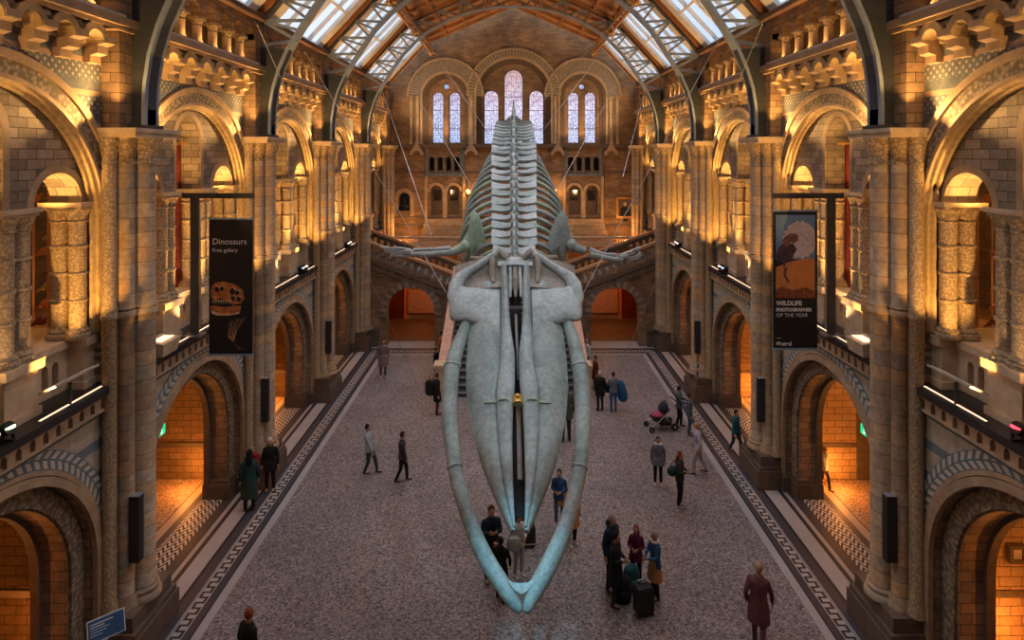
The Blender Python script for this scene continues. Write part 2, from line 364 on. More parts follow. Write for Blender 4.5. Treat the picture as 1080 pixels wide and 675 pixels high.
bayparts = []      # (mesh builder, material, z offset, smooth)
def bay_mesh():
    L = []
    # ground storey wall with its arch
    m = M(); m.prism([(-3.2, 0)] + arch(2.04, 2.15, 0) + [(3.2, 0), (3.2, 5.2), (-3.2, 5.2)], [], 'x', -.85, -.22); m.prism([(-3.2, 0)] + arch(2.43, 2.15, 0) + [(3.2, 0), (3.2, 5.2), (-3.2, 5.2)], [], 'x', -.22, 0); L.append(('wall', m, m_stone, 0))
    m = M(); m.prism([(-3.2, 0)] + arch(2.66, 2.15, 0) + [(3.2, 0), (3.2, 5.0), (-3.2, 5.0)], [], 'x', 0, .025); L.append(('wall', m, m_span, 0))
    m = M(); m.prism(ring(2.07, 2.40, 2.15, .5), [], 'x', -.24, -.16); L.append(('trim', m, m_carve, 0))
    m = M(); m.prism(ring(2.41, 2.56, 2.15, .3), [], 'x', 0, .10); m.prism(ring(2.58, 2.66, 2.15, .3), [], 'x', 0, .07); L.append(('trim', m, m_plain, 0))
    m = M(); m.prism(ring(2.66, 2.98, 0), [], 'x', 0, .05); L.append(('trim', m, m_leaf, 2.15))
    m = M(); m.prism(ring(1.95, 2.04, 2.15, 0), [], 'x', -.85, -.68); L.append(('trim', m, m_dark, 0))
    m = M()
    for s in (-1, 1): m.box(-.88, -.10, min(s*1.94, s*2.6), max(s*1.94, s*2.6), 0, .42); m.box(-.3, .12, min(s*2.32, s*2.8), max(s*2.32, s*2.8), 0, .42); m.box(-.87, -.14, min(s*1.98, s*2.6), max(s*1.98, s*2.6), .42, .52)
    L.append(('trim', m, m_dark, 0))
    # blue course, arcaded cornice, slate ledge
    m = M(); m.box(0, .07, -3.2, 3.2, 4.9, 5.0); L.append(('trim', m, m_grey, 0))
    holes = []
    for k in range(22):
        c = -3.05 + k*.29; holes.append([(c - .06, 5.05)] + [(c + .06*cos(a), 5.2 + .06*sin(a)) for a in (pi, 2.1, pi/2, 1.0, 0)] + [(c + .06, 5.05)])
    m = M(); m.prism([(-3.2, 5.0), (3.2, 5.0), (3.2, 5.32), (-3.2, 5.32)], holes, 'x', .05, .16); m.box(0, .05, -3.2, 3.2, 5.0, 5.32); L.append(('trim', m, m_plain, 0))
    m = M(); m.box(-.5, .24, -3.2, 3.2, 5.32, 5.46); L.append(('trim', m, m_blackstone, 0))
    # balcony parapet with little arcades and projecting pedestals
    holes = []
    for c0 in (-1.85, 0, 1.85):
        for k in (-1, 0, 1):
            c = c0 + k*.26; holes.append([(c - .08, 5.62)] + [(c + .08*cos(a), 6.0 + .08*sin(a)) for a in (pi, 2.3, pi/2, .8, 0)] + [(c + .08, 5.62)])
    m = M(); m.prism([(-3.2, 5.46), (3.2, 5.46), (3.2, 6.28), (-3.2, 6.28)], holes, 'x', -.62, -.5)
    for c, h in ((-.92, .36), (.92, .36), (-2.72, .3), (2.72, .3)):
        m.box(-.9, -.18, c - h, c + h, 5.46, 6.28); m.box(-.92, -.14, c - h - .04, c + h + .04, 5.46, 5.6)
    L.append(('trim', m, m_cream, 0))
    m = M(); m.box(-.9, -.42, -3.2, 3.2, 6.28, 6.42)
    for c, h in ((-.92, .42), (.92, .42), (-2.75, .36), (2.75, .36)): m.box(-.9, -.1, c - h, c + h, 6.28, 6.44)
    L.append(('trim', m, m_cream, 0))
    # recessed wall with three arched openings
    o = [(-3.2, 8.98), (-2.45, 8.98)] + [(-1.85 + p[0], p[1]) for p in arc(.6, 9.05, 14)] + [(-1.25, 8.98), (-.6, 8.98)] + arc(.6, 10.35, 14) + [(.6, 8.98), (1.25, 8.98)] + [(1.85 + p[0], p[1]) for p in arc(.6, 9.05, 14)] + [(2.45, 8.98), (3.2, 8.98), (3.2, 11.5), (-3.2, 11.5)]
    m = M(); m.prism(o, [], 'x', -.85, -.25); L.append(('wall', m, m_tymp, 0))
    for c, z in ((-1.85, 9.05), (0, 10.35), (1.85, 9.05)):
        m = M(); m.prism([(p[0] + c, p[1]) for p in ring(.6, .74, z, None if c else 8.98, 16)], [], 'x', -.25, -.235); L.append(('trim', m, m_plain, 0))
    # front wall with great blind arch
    m = M(); m.prism([(-3.2, 5.46)] + arch(2.72, 8.53, 5.46, 36) + [(3.2, 5.46), (3.2, 12.0), (-3.2, 12.0)], [], 'x', -.25, 0); L.append(('wall', m, m_spanu, 0))
    m = M()
    for r, xx in ((2.66, -.17), (2.70, -.07)):
        pts = [(xx, p[0], p[1]) for p in [(-r, 6.5)] + arc(r, 8.53, 36) + [(r, 6.5)]]; m.tube(pts, .062, 6)
    L.append(('trim', m, m_goldring, 0))
    m = M(); m.prism(ring(2.76, 3.02, 8.53, 8.5, 36), [], 'x', -.02, .035); L.append(('trim', m, m_carve, 0))
    m = M(); m.prism(ring(2.70, 2.77, 8.53, 6.4, 36), [], 'x', -.05, .05); m.prism(ring(3.02, 3.16, 8.53, 8.5, 36), [], 'x', 0, .09); L.append(('trim', m, m_plain, 0))
    # cornices and colonnade arcade
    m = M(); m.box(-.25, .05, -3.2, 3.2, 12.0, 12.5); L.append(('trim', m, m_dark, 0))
    m = M(); m.box(-.9, .52, -3.2, 3.2, 12.5, 12.66); m.box(-.25, .44, -3.2, 3.2, 12.42, 12.5); L.append(('trim', m, m_plain, 0))
    m = M(); m.box(-.2, .50, -2.65, 2.65, 12.66, 12.72); L.append(('trim', m, m_marble, 0))
    o = [(-2.65, 13.42)]
    for k in range(7):
        c = -2.4 + k*.8; o += [(c - .27, 13.42)] + [(c + p[0], p[1]) for p in arc(.27, 13.5, 10)] + [(c + .27, 13.42)]
    o += [(2.65, 13.42), (2.65, 14.12), (-2.65, 14.12)]
    m = M(); m.prism(o, [], 'x', .0, .32); L.append(('trim', m, m_small, 0))
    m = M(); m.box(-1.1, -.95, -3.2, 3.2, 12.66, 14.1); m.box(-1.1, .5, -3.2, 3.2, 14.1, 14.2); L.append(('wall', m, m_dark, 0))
    m = M(); m.box(.1, .5, -3.2, 3.2, 14.05, 14.22); L.append(('trim', m, m_woodp, 0))
    # gallery behind, its floor and ceiling, chapel cross wall
    m = M(); m.box(-6.2, -.5, -3.2, 3.2, 5.2, 5.32); L.append(('floor', m, m_wood, 0))
    m = M(); m.box(-6.2, -.85, -3.2, 3.2, 11.5, 12.6); L.append(('ceiling', m, m_plain, 0))
    m = M(); m.box(-6.4, -6.2, -3.2, 3.2, 0, 12.6); L.append(('wall', m, m_small, 0))
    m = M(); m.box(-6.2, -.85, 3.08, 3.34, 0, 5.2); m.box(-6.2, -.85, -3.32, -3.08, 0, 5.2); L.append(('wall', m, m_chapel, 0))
    m = M(); m.box(-6.2, -.95, 3.04, 3.1, .98, 1.12); m.box(-6.2, -.95, -3.1, -3.04, .98, 1.12); L.append(('trim', m, m_dark, 0))
    m = M(); m.box(-6.2, -4.4, 3.1, 3.3, 5.32, 11.5); m.box(-6.2, -.85, 3.1, 3.3, 10, 11.5); L.append(('wall', m, m_stone, 0))
    return L
LAY = bay_mesh()
for s, rz, sn in SIDE:
    base = []
    for b in range(5):
        loc = (s*W, BC[b], 0)
        for i, (kind, m, mat, dz) in enumerate(LAY):
            lo = (loc[0], loc[1], dz)
            if b == 0:
                if kind == 'trim':
                    o = trim(m, mat, lo, rz)
                else:
                    o = struct({'wall': 'wall_' + sn, 'floor': 'floor_gallery_' + sn, 'ceiling': 'ceiling_gallery_' + sn}[kind], m, mat, lo, rz)
                base.append(o)
            else: scopy(base[i], base[i].name.split('.')[0], lo, rz)
# walls beyond the modelled bays (behind the camera and next to the far wall)
m = M(); m.box(-14, -8.1, -5, 6.2, 0, 14.2); struct('wall_left', m, m_stone)
m = M(); m.box(8.1, 14, -5, 6.2, 0, 14.2); struct('wall_right', m, m_stone)
m = M(); m.box(-14, 14, -5.4, -5, 0, 20); struct('wall_rear', m, m_stone)
m = M(); m.box(-9, -8.1, PK[5] + .3, 39.6, 0, 14.2); m.box(-14.6, -8.1, 38.5, 38.9, 0, 14.2); struct('wall_left', m, m_small)
m = M(); m.box(8.1, 9, PK[5] + .3, 39.6, 0, 14.2); m.box(8.1, 14.6, 38.5, 38.9, 0, 14.2); struct('wall_right', m, m_small)

# column clusters standing on the balcony parapets
def colonnette(r=.155, z0=6.44, z1=8.72):
    p = [(r*1.55, z0), (r*1.55, z0 + .07), (r*1.3, z0 + .1), (r*1.35, z0 + .14), (r, z0 + .2)]
    for k in range(1, 4):
        z = z0 + .2 + (z1 - z0 - .2)*k/4; p += [(r, z - .035), (r*1.15, z - .02), (r*1.15, z + .02), (r, z + .035)]
    return p + [(r, z1)]
def cluster(kind):
    c = thing('balcony_column_cluster', 'x', 'column')
    if kind == 'mid': offs = [(-.36, -.17), (-.36, .17), (-.70, -.17), (-.70, .17)]; ab = (-.92, -.18, -.38, .38); core = (-.85, -.42, -.1, .1)
    else: offs = [(-.34, -.14), (-.68, -.14), (-.30, .2)]; ab = (-.92, -.14, -.34, .42); core = (-.85, -.4, .0, .42)
    for ox, oy in offs:
        m = M(); m.lathe(colonnette(), ox, oy, 14); m.build('shaft', m_pat, c, True)
        m = M(); m.lathe([(.16, 8.66), (.18, 8.69), (.16, 8.72), (.17, 8.77), (.235, 8.93)], ox, oy, 12); m.build('capital', m_cap, c, True)
    m = M(); m.box(core[0], core[1], core[2], core[3], 6.4, 8.98); m.build('pier_core', m_stone, c)
    m = M(); m.box(ab[0], ab[1], ab[2], ab[3], 8.92, 8.98); m.box(ab[0] - .02, ab[1] + .04, ab[2] - .04, ab[3] + .04, 8.98, 9.06); m.build('abacus', m_cream, c)
    return c
protos = {}
for s, rz, sn in SIDE:
    for b in range(5):
        for kind, off, flip in (('mid', -.925, 0), ('mid', .925, 0), ('end', 2.62, 0), ('end', -2.62, 1)):
            yo = off if s < 0 else off
            if kind == 'end':
                # the end cluster leans against the pier: mirrored copy for the near pier
                key = 'end' + ('f' if (flip == 1) else '')
            else: key = 'mid'
            if key not in protos:
                protos[key] = c = cluster(kind)
                if key == 'endf':
                    for ch in c.children:
                        ch.data.transform(Matrix.Scale(-1, 4, (0, 1, 0))); ch.data.flip_normals()
            else: c = dup(protos[key], (0, 0, 0))
            where = {-.925: 'near side of the middle opening', .925: 'far side of the middle opening', 2.62: 'against its far pier', -2.62: 'against its near pier'}[off]
            c.location = (s*W, BC[b] + off, 0); c.rotation_euler = (0, 0, rz)
            if s > 0 and kind == 'end':      # rotation by pi swaps near and far
                src = protos.get('endf' if off > 0 else 'end')
                if src is None or src is c:
                    pass
                for ch, chs in zip(c.children, (protos['endf'] if off > 0 else protos['end']).children): ch.data = chs.data
            tag(c, f'carved stone column cluster on the {ORD[b]} {sn} balcony, {where}', 'column', 'carved column clusters of the balconies')

# great clustered piers
def pier():
    p = thing('clustered_stone_pier', 'x', 'pier')
    m = M(); m.box(.001, .28, -.5, .5, 0, 10.2); m.box(.1, .36, -.28, .28, 0, 10.2); m.build('pier_core', m_shaft, p)
    for x, y, r, mt in ((.5, 0, .23, m_shaft), (.36, -.34, .155, m_shaft), (.36, .34, .155, m_shaft), (.17, -.56, .13, m_pat), (.17, .56, .13, m_pat)):
        prof = [(r*1.5, .95), (r*1.5, 1.02), (r*1.25, 1.07), (r*1.3, 1.15), (r, 1.22), (r, 6.72), (r*1.22, 6.76), (r*1.22, 6.83), (r*1.05, 6.87), (r*1.18, 6.92), (r, 6.97), (r, 9.78)]
        m = M(); m.lathe(prof, x, y, 20); m.build('shaft', mt, p, True, ang=50)
        m = M(); m.lathe([(r*1.12, 9.78), (r*1.12, 9.84), (r*1.02, 9.87), (r*1.12, 10.0), (r*1.45, 10.2), (r*1.6, 10.32)], x, y, 14); m.build('capital', m_cap, p, True, ang=50)
    m = M(); m.box(.001, .82, -.78, .78, 0, .55); m.box(.001, .78, -.74, .74, .55, .66); m.box(.001, .70, -.68, .68, .66, .95); m.build('plinth', m_dark, p)
    m = M(); m.box(.001, .80, -.76, .76, 10.32, 10.42); m.box(.001, .84, -.8, .8, 10.42, 10.5); m.build('abacus', m_cream, p)
    m = M(); m.box(.001, .36, -.55, .55, 10.5, 14.1); m.box(.001, .5, -.6, .6, 12.5, 12.68); m.build('upper_pilaster', m_stone, p)
    return p
pp = None
for s, rz, sn in SIDE:
    for k in range(6):
        lab = f'tall clustered stone pier on the {sn} side, ' + ['just outside the near frame edge', 'nearest in view with a wall-high cluster', 'second from the camera', 'third from the camera', 'fourth, beside the side stair', 'in the far corner above the side stair'][k]
        if pp is None: pp = o = pier(); o.location = (s*W, PK[k], 0); o['label'] = lab
        else: o = dup(pp, (s*W, PK[k], 0), rz, lab)
        o['category'] = 'pier'; o['group'] = 'clustered stone piers along the hall'

# corbel tables under the upper gallery
def corbel_table():
    t = thing('corbel_table', 'x', 'corbel table')
    n = 7
    for k in range(n):
        y = -2.28 + k*.76
        m = M(); w = .15
        prof = [(.0, 11.72), (.14, 11.72), (.14, 11.86), (.28, 11.90), (.28, 12.05), (.44, 12.1), (.44, 12.22), (0, 12.22)]
        m.add([(x, y + sg*w, z) for sg in (-1, 1) for x, z in prof], [tuple(range(8)), tuple(range(15, 7, -1))] + [(i, (i + 1) % 8, 8 + (i + 1) % 8, 8 + i) for i in range(8)])
        m.build('corbel', m_plain, t)
        if k < n - 1:
            m = M(); m.prism([(y + .38 + p[0], p[1]) for p in ring(.22, .36, 12.08, None, 12)], [], 'x', .02, .42); m.build('small_arch', m_goldring, t)
            m = M(); m.prism([(y + .38 + p[0], p[1]) for p in arc(.24, 12.06, 10)], [], 'x', .02, .10); m.ell((.30, y + .0, 12.33), (.12, .11, .09), 8, 5); m.build('carved_boss', m_cap, t, True)
    return t
ct = None
for s, rz, sn in SIDE:
    for b in range(5):
        lab = f'row of golden lit carved corbels above the {ORD[b]} {sn} arch'
        if ct is None: ct = o = corbel_table(); o.location = (s*W, BC[b], 0); o['label'] = lab
        else: o = dup(ct, (s*W, BC[b], 0), rz, lab)
        o['group'] = 'corbel tables under the upper gallery'
# colonnettes of the upper gallery
def upcol():
    c = thing('upper_gallery_colonnette', 'x', 'column')
    m = M(); m.box(-.13, .13, -.13, .13, 12.72, 12.78); m.lathe([(.14, 12.78), (.14, 12.82), (.115, 12.86), (.115, 13.18)], 0, 0, 12); m.build('shaft', m_plain, c, True)
    m = M(); m.lathe([(.115, 13.18), (.13, 13.2), (.11, 13.23), (.155, 13.35)], 0, 0, 12); m.box(-.17, .17, -.17, .17, 13.35, 13.43); m.build('capital', m_cap, c, True)
    return c
uc = None
NUM = ['first', 'second', 'third', 'fourth', 'fifth', 'sixth', 'seventh', 'eighth', 'ninth', 'tenth']
for s, rz, sn in SIDE:
    for b in range(5):
        for k in range(6):
            lab = f'small upper gallery column, {NUM[k]} counting away from the camera, in the {ORD[b]} {sn} bay'
            loc = (s*(W - .17), BC[b] - 2.0 + .8*k, 0)
            if uc is None: uc = o = upcol(); o.location = loc; o['label'] = lab
            else: o = dup(uc, loc, rz, lab)
            o['group'] = 'small columns of the upper gallery'

# ---------------------------------------------------------------- roof
EV, KN, AP = (.1, 14.15), (2.7, 16.95), (8.1, 19.3)
d1 = Vector((KN[0] - EV[0], 0, KN[1] - EV[1])); L1 = d1.length; d1.normalize(); n1 = Vector((d1.z, 0, -d1.x))   # n1 points into the hall
d2 = Vector((AP[0] - KN[0], 0, AP[1] - KN[1])); L2 = d2.length; d2.normalize(); n2 = Vector((d2.z, 0, -d2.x))
YV = Vector((0, 1, 0))
def sl(m, s0, s1, y0, y1, t0, t1, low=True):
    e, d, n = (Vector((EV[0], 0, EV[1])), d1, n1) if low else (Vector((KN[0], 0, KN[1])), d2, n2)
    m.obox(e + d*(s0 + s1)/2 + YV*(y0 + y1)/2 + n*(t0 + t1)/2, d, YV, n, (s1 - s0)/2, (y1 - y0)/2, (t1 - t0)/2)
wn = 0; roofp = None
for s, rz, sn in SIDE:
    for b in range(5):
        loc = (s*W, BC[b], 0); wn += 1
        if roofp is None:
            A = M(); sl(A, 0, L1, -3.2, -2.6, -.15, 0); sl(A, 0, L1, 2.6, 3.2, -.15, 0); sl(A, 0, .2, -2.6, 2.6, -.15, 0); sl(A, L1 - .12, L1, -2.6, 2.6, -.15, 0)
            for y in (-3.05, 3.05): sl(A, 0, L1, y - .09, y + .09, 0, .16)
            a = struct('ceiling', A, m_wood, loc, rz)
            B = M(); sl(B, 0, L2, -3.2, 3.2, -.15, 0, False); bb = struct('ceiling', B, m_woodp, loc, rz)
            Cc = M()
            for y in (-3.1, -1.6, 0, 1.6, 3.1): sl(Cc, 0, L2, y - .07, y + .07, 0, .18, False)
            for q in (.1, .22*L2, .45*L2, .7*L2, L2 - .15): sl(Cc, q - .06, q + .1, -3.2, 3.2, 0, .14, False)
            c_ = struct('ceiling', Cc, m_wood, loc, rz)
            fr = M(); sl(fr, .08, .30, -2.65, 2.65, -.05, .14); sl(fr, L1 - .22, L1 - .06, -2.65, 2.65, -.05, .14)
            for y, w in ((-2.4, .28), (2.4, .28), (0, .15), (-1.2, .04), (1.2, .04)): sl(fr, .2, L1 - .1, y - w, y + w, -.04, .1)
            sl(fr, L1*.52 - .05, L1*.52 + .05, -2.5, 2.5, -.02, .12)
            f_ = struct('window_1', fr, m_white, loc, rz)
            g = M(); sl(g, .2, L1 - .1, -2.5, 2.5, -.06, -.045); g_ = g.build('glass_pane', m_sky, f_)
            roofp = (a, bb, c_, f_, g_)
        else:
            for q in roofp[:3]: scopy(q, 'ceiling', loc, rz)
            f2 = scopy(roofp[3], 'window_%d' % wn, loc, rz); g2 = roofp[4].copy(); COL.objects.link(g2); g2.parent = f2
        # daylight portal in the skylight opening
        la = bpy.data.lights.new('skylight_portal', 'AREA'); la.shape = 'RECTANGLE'; la.size = L1 - .3; la.size_y = 5.1; la.cycles.is_portal = True
        lo = bpy.data.objects.new('skylight_portal', la); COL.objects.link(lo)
        cen = Vector((EV[0], 0, EV[1])) + d1*L1/2 - n1*.12
        zax = -n1; mtx = Matrix((d1, YV if True else YV, zax)).transposed()
        if mtx.determinant() < 0: mtx = Matrix((d1, -YV, zax)).transposed()
        lo.matrix_world = Matrix.Translation(loc) @ Matrix.Rotation(rz, 4, 'Z') @ Matrix.Translation(cen) @ mtx.to_4x4()
m = M(); m.box(-8.6, 8.6, -5, 6.27, 16, 16.4); struct('ceiling', m, m_woodp)

LP = [(7.42, 10.5), (7.42, 10.9), (7.40, 11.4), (7.31, 12.0), (7.13, 12.6), (6.87, 13.2), (6.52, 13.8), (6.1, 14.45), (5.65, 15.1), (5.0, 15.78), (4.2, 16.4), (3.2, 16.95), (2.2, 17.3), (1.1, 17.52), (0, 17.6)]
UP = [(8.05, 10.5), (8.05, 10.9), (8.05, 11.4), (8.05, 12.0), (8.05, 12.6), (8.0, 13.3), (7.75, 14.1), (7.2, 14.8), (6.55, 15.5), (5.9, 16.2), (5.1, 16.88), (3.9, 17.45), (2.7, 17.98), (1.4, 18.4), (0, 18.6)]
def rib():
    t = thing('curved_iron_roof_rib', 'x', 'roof rib')
    for s in (-1, 1):
        m = M(); vs = []; 
        rings = [[(s*p[0] + dx, y, p[1] + dz) for dx, y, dz in ((0, -.25, 0), (0, .25, 0), (s*.07, .25, .03), (s*.07, -.25, .03))] for p in LP]
        m.loft(rings); m.build('lower_flange', m_steel, t)
        m = M(); k = 6
        poly = [(s*p[0], p[1]) for p in LP[:k]] + [(s*p[0], p[1]) for p in UP[:k][::-1]]
        m.prism(poly, [], 'y', -.15, .15); m.box(min(s*7.35, s*8.05), max(s*7.35, s*8.05), -.3, .3, 10.5, 10.58); m.build('pylon_web', m_steeld, t)
        m = M(); rings = [[(s*p[0] + dx, y, p[1] + dz) for dx, y, dz in ((0, -.12, 0), (0, .12, 0), (-s*.06, .12, -.04), (-s*.06, -.12, -.04))] for p in UP]
        m.loft(rings); m.build('upper_chord', m_steeld, t)
        m = M()
        from_ = 5; dens = []
        for i in range(from_, len(LP) - 1):
            a, b_, c, d = LP[i], LP[i + 1], UP[i], UP[i + 1]
            mid = ((a[0] + b_[0])/2, (a[1] + b_[1])/2)
            m.bar((s*c[0], 0, c[1]), (s*mid[0], 0, mid[1]), .11, .09); m.bar((s*mid[0], 0, mid[1]), (s*d[0], 0, d[1]), .11, .09)
            m.bar((s*a[0], 0, a[1]), (s*c[0], 0, c[1]), .09, .08)
        m.build('lattice', m_steel, t)
    return t
rb = None
for k in range(1, 5):
    lab = 'blue-grey curved iron roof rib rising from the ' + ['nearest', 'second', 'third', 'fourth', 'corner'][k - 1] + ' pair of piers'
    Y = PK[k]
    if rb is None: rb = o = rib(); o.location = (0, Y, 0); o['label'] = lab
    else: o = dup(rb, (0, Y, 0), 0, lab)
    o['group'] = 'curved iron roof ribs'
for s, rz, sn in SIDE:
    t = thing('roof_purlin', f'red-brown iron purlin running along the {sn} knee of the roof', 'beam', (s*5.05, 0, 16.3))
    m = M(); m.box(-.06, .06, 12, 39.4, -.14, -.06); m.box(-.06, .06, 12, 39.4, .22, .3)
    y = 12.2
    while y < 39: m.bar((0, y, -.1), (0, y + .4, .25), .04); m.bar((0, y + .4, .25), (0, y + .8, -.1), .04); y += .8
    m.build('lattice', m_wood, t)
    for k in range(2, 6):
        m = M()
        for q in range(8):
            a = q*pi/4; m.tube([(0, PK[k] - .2, -.1), (.22*cos(a), PK[k] - .26, -.1 + .22*sin(a))], [.06, .02], 5)
        m.ell((0, PK[k] - .22, -.1), (.12, .08, .12)); m.build('gilded_boss', m_gold, t)

# ---------------------------------------------------------------- far wall with windows
FY = 39.4
def FX(px): return (px - 541)*FY/F
def FZ(py): return 10 - (py - 162)*FY/F
holes = []; lanc = []
for cx, w, top, bot in ((541.7, 10.2, 72, 152), (518, 8, 94, 152), (566, 8, 94, 152), (461, 6.3, 96, 151), (479, 6.3, 96, 151), (605.5, 6.3, 96, 151), (623.5, 6.3, 96, 151)):
    r = w*FY/F; zt = FZ(top); zs = zt - r; c = FX(cx); lanc.append((c, r, zs, FZ(bot)))
holes_l = [[(c + p[0], p[1]) for p in arch(r, zs, zb, 12)][::-1] for c, r, zs, zb in lanc]
ocl = [(FX(470), FZ(90.5), .19), (FX(614.5), FZ(90.5), .19)]
hole_o = [[(x + r*cos(a*pi/8), z + r*sin(a*pi/8)) for a in range(16)] for x, z, r in ocl]
doors = []
for cx in (460.5, 478.5, 606, 624.5):
    doors.append((FX(cx), .36, FZ(196) - .36, FZ(227)))
door_h = [[(c + p[0], p[1]) for p in arch(r, zs, zb, 10)][::-1] for c, r, zs, zb in doors]
small = []
for g in (455.5, 464.2, 473, 482, 602, 611, 620, 629): small.append((FX(g), .17, FZ(165.5) - .17, FZ(180)))
small_h = [[(c + p[0], p[1]) for p in arch(r, zs, zb, 8)][::-1] for c, r, zs, zb in small]
nich = (FX(426.5), .36, FZ(203) - .36, FZ(222)); nich_h = [[(nich[0] + p[0], p[1]) for p in arch(nich[1], nich[2], nich[3], 10)][::-1]]
groups = [(FX(541.7), 2.42, FZ(61) - 2.42, 10.62), (FX(470), 1.50, FZ(77) - 1.50, 10.62), (FX(614.5), 1.50, FZ(77) - 1.50, 10.62)]
# front skin of the gable wall, with three great recesses; glazed wall a step behind
outer = [(-9, 0), (9, 0), (9, 14.2), (8.0, 14.3), (5.4, 17.1), (0, 19.5), (-5.4, 17.1), (-8.0, 14.3), (-9, 14.2)]
m = M(); m.prism(outer, [[(c + p[0], p[1]) for p in arch(r, zs, zb, 24)][::-1] for c, r, zs, zb in groups] + door_h + small_h + nich_h, 'y', FY, FY + .45); struct('wall_far', m, m_small)
m = M(); m.prism([(-8.5, 10.0), (8.5, 10.0), (8.5, 14.2), (5, 17), (0, 18.5), (-5, 17), (-8.5, 14.2)], holes_l + hole_o, 'y', FY + .45, FY + .8); struct('wall_far', m, m_small)
m = M(); m.box(-9, 9, FY + 1.6, FY + 1.8, 0, 10.3); m.box(-9, 9, FY + .45, FY + 1.6, 10.15, 10.3); struct('wall_far', m, m_dark)
for i, (c, r, zs, zb) in enumerate(lanc):
    f = M(); h = zs + r - zb
    f.prism([(p[0], p[1] - zb) for p in ring(r - .05, r + .02, zs, zb, 14)], [], 'y', -.02, .05)
    f.box(-r, r, -.02, .03, -.02, .05); f.box(-r, r, -.01, .02, (zs - zb)*.32, (zs - zb)*.32 + .03); f.box(-r, r, -.01, .02, (zs - zb)*.72, (zs - zb)*.72 + .03)
    fo = struct('window_%d' % (11 + i), f, m_dark, (c, FY + .6, zb))
    g = M(); g.prism([(p[0], p[1] - zb) for p in arch(r, zs, zb, 14)], [], 'y', 0, .015); g.build('glass_pane', m_stained, fo)
for i, (x, z, r) in enumerate(ocl):
    f = M(); f.prism([(r*1.1*cos(a*pi/8), r*1.1*sin(a*pi/8)) for a in range(16)], [[(r*.8*cos(-a*pi/8), r*.8*sin(-a*pi/8)) for a in range(16)]], 'y', -.02, .05)
    fo = struct('window_%d' % (18 + i), f, m_dark, (x, FY + .6, z)); g = M(); g.prism([(r*cos(a*pi/8), r*sin(a*pi/8)) for a in range(16)], [], 'y', 0, .015); g.build('glass_pane', m_stained, fo)
# arch rings, shafts, sills
for c, r, zs, zb in groups:
    big = r > 2
    m = M(); m.prism(ring(r + .1, r + (.5 if big else .85), 0, None, 30), [], 'y', -.13 if big else -.09, .02); trim(m, m_vous2, (c, FY, zs), 0)
    m = M(); m.prism(ring(r + (.5 if big else .85), r + (.6 if big else .96), 0, None, 30), [], 'y', -.2, .02); m.prism(ring(r - .04, r + .1, 0, zb - zs, 30), [], 'y', -.14, .1); trim(m, m_plain, (c, FY, zs), 0)
    m = M(); m.prism(ring(r - .2, r, 0, zb - zs, 30), [], 'y', .12, .25); m.prism(ring(r - .34, r - .2, 0, zb - zs, 30), [], 'y', .28, .42); trim(m, m_dark, (c, FY, zs), 0)
    for sx in (-1, 1):
        for dx, rr in (((.3, .13), (.70, .1)) if sx*c > 0 else ()) if not big else ((.22, .12),):
            t = thing('window_side_shaft', f'slim stone shaft at the {"right" if sx > 0 else "left"} jamb of the {"middle" if abs(c) < 1 else ("left" if c < 0 else "right")} far window, {"inner" if dx < .5 else "outer"}', 'column', (c + sx*(r + dx), FY - .08, 0), 0, 'slim shafts beside the far windows')
            m = M(); m.lathe([(rr*1.4, zb), (rr*1.4, zb + .12), (rr, zb + .2), (rr, zs - .3)], 0, 0, 10); m.build('shaft', m_plain, t, True)
            m = M(); m.lathe([(rr, zs - .3), (rr*1.5, zs - .08), (rr*1.6, zs)], 0, 0, 10); m.build('capital', m_cap, t, True)
m = M(); m.box(-8.1, 8.1, FY - .25, FY + .2, 10.38, 10.6); m.box(-8.1, 8.1, FY - .06, FY, FZ(205.5) + 1.4, FZ(205.5) + 1.5); m.box(-8.1, 8.1, FY - .15, FY, 5.35, 5.5); m.box(-8.1, 8.1, FY - .08, FY, 5.9, 6.0); trim(m, m_dark, (0, 0, 0), 0)
for c in (FX(469.5), FX(615)):
    m = M(); m.box(c - 1.25, c + 1.25, FY - .12, FY, 8.55, 8.75); 
    for k in (-1.12, 1.12): m.box(c + k - .1, c + k + .1, FY - .12, FY, 8.75, 10.4)
    for k in (-.53, 0, .53): m.lathe([(.09, 8.78), (.06, 8.85), (.06, 9.6), (.1, 9.72)], c + k, FY - .03, 8)
    trim(m, m_grey, (0, 0, 0), 0)
    m = M(); m.box(c - 1.3, c - 1.12, FY - .16, FY, 5.5, 8.55); m.box(c + 1.12, c + 1.3, FY - .16, FY, 5.5, 8.55); m.box(c - .12, c + .12, FY - .14, FY, 5.9, 7.6)
    for sx in (-.56, .56): m.prism([(c + sx + p[0], p[1]) for p in ring(.4, .56, FZ(196) - .36, None, 14)], [], 'y', FY - .12, FY)
    trim(m, m_plain, (0, 0, 0), 0)
    for j in range(4):
        m = M(); m.box(c - 1.25 - .05*j, c + 1.25 + .05*j, FY - .35 - .3*j, FY + (0 if j else .3), 4.7, 5.85 - .28*j); trim(m, m_plain, (0, 0, 0), 0)
for x in (FX(440), FX(497), FX(588), FX(644)):
    m = M(); m.prism([(x - .42, 9.9), (x - .42, 10.1), (x, 10.72), (x + .42, 10.1), (x + .42, 9.9)] + [(x + p[0], p[1]) for p in arc(.27, 9.9, 8, 0, pi)], [], 'y', FY - .32, FY); trim(m, m_plain, (0, 0, 0), 0)
